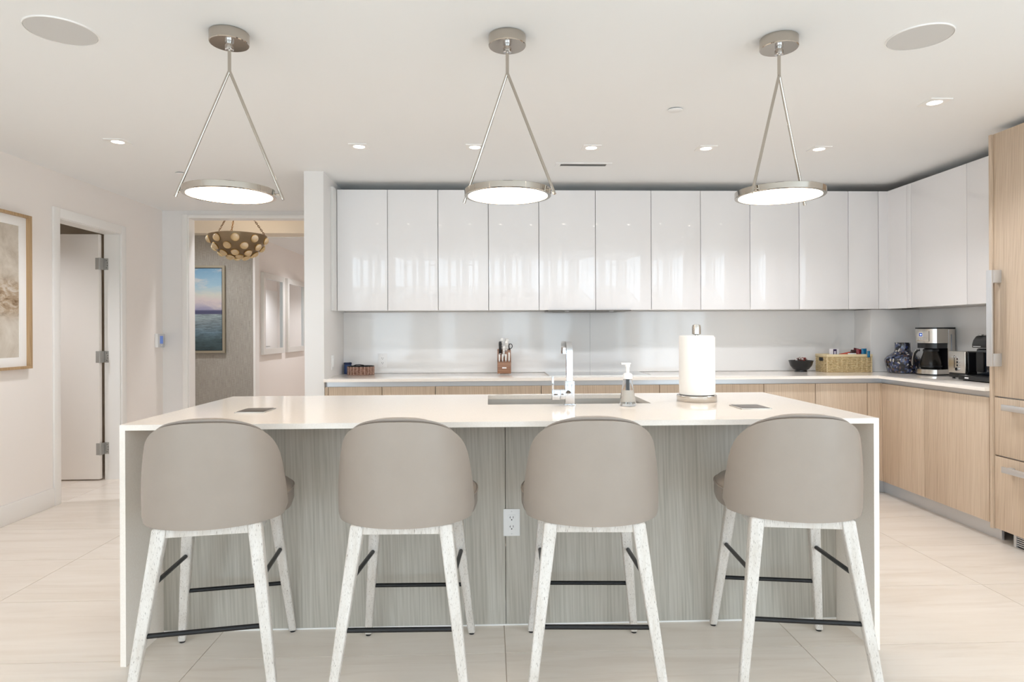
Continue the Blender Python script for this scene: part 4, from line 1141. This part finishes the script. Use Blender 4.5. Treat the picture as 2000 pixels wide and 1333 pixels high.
pouch('snack_packet', 'dark brown packet standing in the wicker basket', 'packet', (3.020, 5.225, bz + 0.09), 0.05, 0.092, 0.024, (8, 4, 10), mat('brown_foil', (62, 40, 38), 0.3), 'packets in the wicker basket', 5)
pouch('snack_packet', 'dark red packet standing in the wicker basket', 'packet', (3.072, 5.222, bz + 0.09), 0.042, 0.098, 0.026, (5, 3, -10), mat('dark_red_foil', (134, 34, 44), 0.25), 'packets in the wicker basket', 6)
pouch('snack_packet', 'maroon packet behind the red one in the wicker basket', 'packet', (3.074, 5.268, bz + 0.08), 0.05, 0.115, 0.026, (-4, 10, 15), mat('maroon_foil', (92, 24, 36), 0.25), 'packets in the wicker basket', 7)
pouch('snack_packet', 'crumpled teal blue packet standing in the wicker basket', 'packet', (3.094, 5.186, bz + 0.085), 0.046, 0.108, 0.03, (6, 0, 6), mat('teal_foil', (20, 106, 150), 0.25), 'packets in the wicker basket', 8)
pouch('snack_packet', 'small teal blue packet hanging over the front of the wicker basket', 'packet', (3.098, 5.116, bz + 0.122), 0.022, 0.052, 0.012, (0, 0, 0), mat('teal_foil_b', (24, 110, 150), 0.25), 'packets in the wicker basket', 9)

# speckled vase
def vase_mat():
    m = mat('speckled_glass', (60, 66, 96), 0.12, coat=0.5)
    v = N(m, 'ShaderNodeTexVoronoi'); v.inputs['Scale'].default_value = 1.0
    L(m, coords(m, (80, 80, 52), False), v.inputs['Vector'])
    s = N(m, 'ShaderNodeSeparateColor'); L(m, v.outputs['Color'], s.inputs[0])
    setcol(m, ramp(m, s.outputs[0], [(0.0, (26, 28, 36)), (0.28, (36, 40, 54)), (0.42, (62, 74, 110)), (0.55, (50, 50, 60)), (0.68, (104, 112, 132)), (0.76, (92, 74, 70)), (0.86, (46, 56, 96)), (0.96, (190, 184, 176))]))
    m.node_tree.nodes[-1].color_ramp.interpolation = 'CONSTANT' if hasattr(m.node_tree.nodes[-1], 'color_ramp') else None
    return m
t = thing('speckled_vase', 'speckled blue and brown glass vase with wide shoulder in the corner', 'vase', (3.325, 5.03, Z0))
lpart('body', lathe(mk(), [(0, 0), (0.098, 0), (0.108, 0.006), (0.120, 0.05), (0.130, 0.095), (0.128, 0.112), (0.112, 0.132), (0.080, 0.156), (0.062, 0.170), (0.056, 0.185), (0.055, 0.235), (0.057, 0.243), (0.052, 0.243), (0.050, 0.235), (0.050, 0.185), (0, 0.17)], 48), vase_mat(), t)

# coffee maker
t = thing('coffee_maker', 'steel drip coffee maker with glass carafe on the right counter', 'coffee maker', (3.412, 4.785, Z0), R(-72))
w, d0, d1 = 0.086, -0.118, 0.110
def dshape(w, yf, yb, curve, n=14):
    pts = [(-w + 2 * w * i / n, yf + curve * ((2 * i / n - 1) ** 2)) for i in range(n + 1)]
    return pts + [(w, yb), (-w, yb)]
lpart('foot_plate', prism(mk(), dshape(w - 0.004, d0 + 0.004, d1 - 0.004, 0.03), 'Z', 0.0, 0.010), MT['black'], t)
lpart('base', prism(mk(), dshape(w, d0, d1, 0.03), 'Z', 0.010, 0.044), MT['steelv'], t)
lpart('warming_plate', cyl(mk(), (0, -0.035, 0.044), 0.066, 0.005, seg=32), MT['black'], t)
col_ = lpart('housing', box(mk(), -w, w, 0.035, d1, 0.044, 0.352, 0.004), MT['steelv'], t)
lpart('water_gauge', box(mk(), w, w + 0.0012, 0.062, 0.072, 0.12, 0.31), mat('gauge_blue', (150, 160, 172), 0.3), col_)
lpart('side_trim', box(mk(), w, w + 0.001, 0.0355, 0.0385, 0.05, 0.35), MT['chrome'], col_)
head = lpart('head', prism(mk(), dshape(w, d0, 0.0345, 0.03), 'Z', 0.245, 0.352), MT['steelv'], t)
lpart('brew_basket', prism(mk(), dshape(w - 0.008, d0 + 0.012, 0.0345, 0.03), 'Z', 0.205, 0.245), MT['black'], t)
lpart('back_panel', box(mk(), -w + 0.004, w - 0.004, 0.031, 0.035, 0.05, 0.205), MT['black'], t)
lpart('lid', prism(mk(), dshape(w + 0.001, d0 - 0.001, d1, 0.03), 'Z', 0.352, 0.364), MT['black'], t)
yf = d0 + 0.004
lpart('control_panel', box(mk(), -0.05, 0.045, yf - 0.004, yf + 0.006, 0.258, 0.335, 0.001), MT['steel'], head)
lpart('display_frame', box(mk(), -0.034, -0.002, yf - 0.0055, yf - 0.004, 0.292, 0.325), MT['whiteplastic'], head)
lpart('display', box(mk(), -0.031, -0.005, yf - 0.0065, yf - 0.0055, 0.296, 0.321), mat('display_blue', (24, 44, 130), 0.15, emit=(40, 70, 190), estr=0.4), head)
lpart('display_digits', box(mk(), -0.023, -0.010, yf - 0.0071, yf - 0.0065, 0.303, 0.314), mat('digits', (190, 215, 255), 0.3, emit=(190, 215, 255), estr=1.0), head)
for k in range(5): lpart('button', cyl(mk(), (-0.043 + 0.016 * k, yf - 0.0075, 0.276), 0.0048, 0.0035, 'Y', 14), MT['chrome'], head)
cf = lpart('carafe', lathe(mk(), [(0, 0.0495), (0.062, 0.0495), (0.069, 0.056), (0.072, 0.085), (0.066, 0.125), (0.052, 0.165), (0.050, 0.180), (0.047, 0.180), (0.049, 0.165), (0.062, 0.125), (0.068, 0.085), (0.065, 0.06), (0, 0.054)], 36, (0, -0.035, 0)), mat('smoked_glass', (120, 112, 104), 0.03, trans=0.9, ior=1.3), t)
lpart('carafe_lid', lathe(mk(), [(0, 0.181), (0.053, 0.181), (0.053, 0.196), (0.04, 0.203), (0, 0.203)], 32, (0, -0.035, 0)), MT['black'], cf)
lpart('carafe_band', lathe(mk(), [(0.0712, 0.060), (0.0735, 0.060), (0.0742, 0.074), (0.0718, 0.074)], 36, (0, -0.035, 0)), MT['black'], cf)
def arc_handle(r, m, off, nm):
    pts = [(-0.052 - 0.012 - off, -0.067, 0.190), (-0.078 - off, -0.077, 0.188), (-0.092 - off, -0.085, 0.165), (-0.098 - off, -0.09, 0.125), (-0.100 - off, -0.092, 0.085), (-0.098 - off, -0.09, 0.07)]
    return lpart(nm, tube(mk(), pts, r, 8), m, cf)
arc_handle(0.0085, MT['black'], 0.0, 'handle'); arc_handle(0.006, MT['steelv'], 0.009, 'handle_trim')

# toaster
t = thing('toaster', 'steel and black two-slot toaster beside the coffee maker', 'toaster', (3.418, 4.375, Z0), R(-90))
w, l2 = 0.082, 0.135
for sx in (-1, 1):
    for sy in (-1, 1): lpart('foot', cyl(mk(), (sx * 0.065, sy * 0.11, 0), 0.009, 0.01, seg=12), MT['black'], t)
lpart('base', box(mk(), -w, w, -l2, l2, 0.010, 0.040, 0.006), MT['black'], t)
lpart('body', box(mk(), -w + 0.002, w - 0.002, -l2 + 0.02, l2, 0.040, 0.192, 0.010, 3), MT['black'], t)
fp = lpart('front_panel', box(mk(), -w, w, -l2 - 0.004, -l2 + 0.02, 0.040, 0.195, 0.007, 3), MT['steelv'], t)
for x in (-0.03, 0.03): lpart('slot', box(mk(), x - 0.013, x + 0.013, -0.095, 0.105, 0.192, 0.1925), MT['darkgap'], t)
lpart('lever_slot', box(mk(), -0.022, -0.017, -l2 - 0.0048, -l2 - 0.004, 0.075, 0.165), MT['black'], fp)
b = mk(); box(b, -0.032, -0.007, -l2 - 0.022, -l2 - 0.0048, 0.150, 0.158, 0.002)
lpart('lever', b, MT['chrome'], fp)
for k in range(3): lpart('button', cyl(mk(), (0.014, -l2 - 0.009, 0.14 - 0.022 * k), 0.0075, 0.005, 'Y', 16), MT['chrome'], fp)
lpart('dial', cyl(mk(), (0.014, -l2 - 0.016, 0.069), 0.0125, 0.012, 'Y', 20), MT['chrome'], fp)
for k in range(3): lpart('button_mark', box(mk(), 0.027, 0.036, -l2 - 0.0046, -l2 - 0.004, 0.139 - 0.022 * k, 0.141 - 0.022 * k), MT['darkgap'], fp)

# capsule coffee machine, half hidden by the tall unit
t = thing('capsule_machine', 'black capsule coffee machine half hidden behind the tall oak unit', 'coffee machine', (3.36, 4.07, Z0))
part('drip_tray', box(mk(), 3.205, 3.48, 3.86, 4.262, Z0 + 0.006, Z0 + 0.036, 0.006, 3), MT['black'], t)
for x in (3.23, 3.455):
    for y in (3.89, 4.23): part('foot', cyl(mk(), (x, y, Z0), 0.010, 0.006, seg=12), MT['black'], t)
part('drip_grate', box(mk(), 3.215, 3.30, 3.98, 4.20, Z0 + 0.036, Z0 + 0.039, 0.001), MT['blackmetal'], t)
part('badge', lathe(mk(), [(0, 0), (0.016, 0), (0.015, 0.0012), (0, 0.0012)], 24, (3.224, 4.20, Z0 + 0.0365)), MT['whiteplastic'], t)
part('maker_mark', box(mk(), 3.2042, 3.205, 4.165, 4.20, Z0 + 0.016, Z0 + 0.025), MT['whiteplastic'], t)
part('column', box(mk(), 3.31, 3.42, 4.115, 4.235, Z0 + 0.036, Z0 + 0.218, 0.012, 3), mat('gloss_black_blue', (24, 30, 40), 0.08, coat=0.6), t)
b = prism(mk(), [(3.285, Z0 + 0.222), (3.43, Z0 + 0.222), (3.43, Z0 + 0.305), (3.345, Z0 + 0.310), (3.315, Z0 + 0.302), (3.294, Z0 + 0.275), (3.285, Z0 + 0.245)], 'Y', 4.105, 4.24, 0.006)
hd = part('head', b, MT['black'], t)
part('band', box(mk(), 3.2835, 3.2855, 4.16, 4.225, Z0 + 0.229, Z0 + 0.234), MT['alu'], hd)
part('knob', lathe(mk(), [(0, 0), (0.016, 0), (0.016, 0.008), (0.012, 0.011), (0, 0.011)], 20, (3.318, 4.20, Z0 + 0.306)), MT['hinge'], hd)
part('lever_plate', box(mk(), 3.34, 3.42, 4.12, 4.17, Z0 + 0.311, Z0 + 0.315, 0.001), MT['chrome'], hd)
part('spout_block', box(mk(), 3.295, 3.309, 4.15, 4.215, Z0 + 0.06, Z0 + 0.195, 0.004), MT['blackmetal'], t)
part('water_tank', box(mk(), 3.33, 3.45, 3.93, 4.085, Z0 + 0.225, Z0 + 0.362, 0.008, 3), MT['black'], t)
part('tank_band', box(mk(), 3.325, 3.455, 3.93, 4.092, Z0 + 0.125, Z0 + 0.222, 0.004), MT['speaker'], t)
part('tank_base', box(mk(), 3.335, 3.45, 3.935, 4.085, Z0 + 0.036, Z0 + 0.124, 0.004), MT['blackmetal'], t)
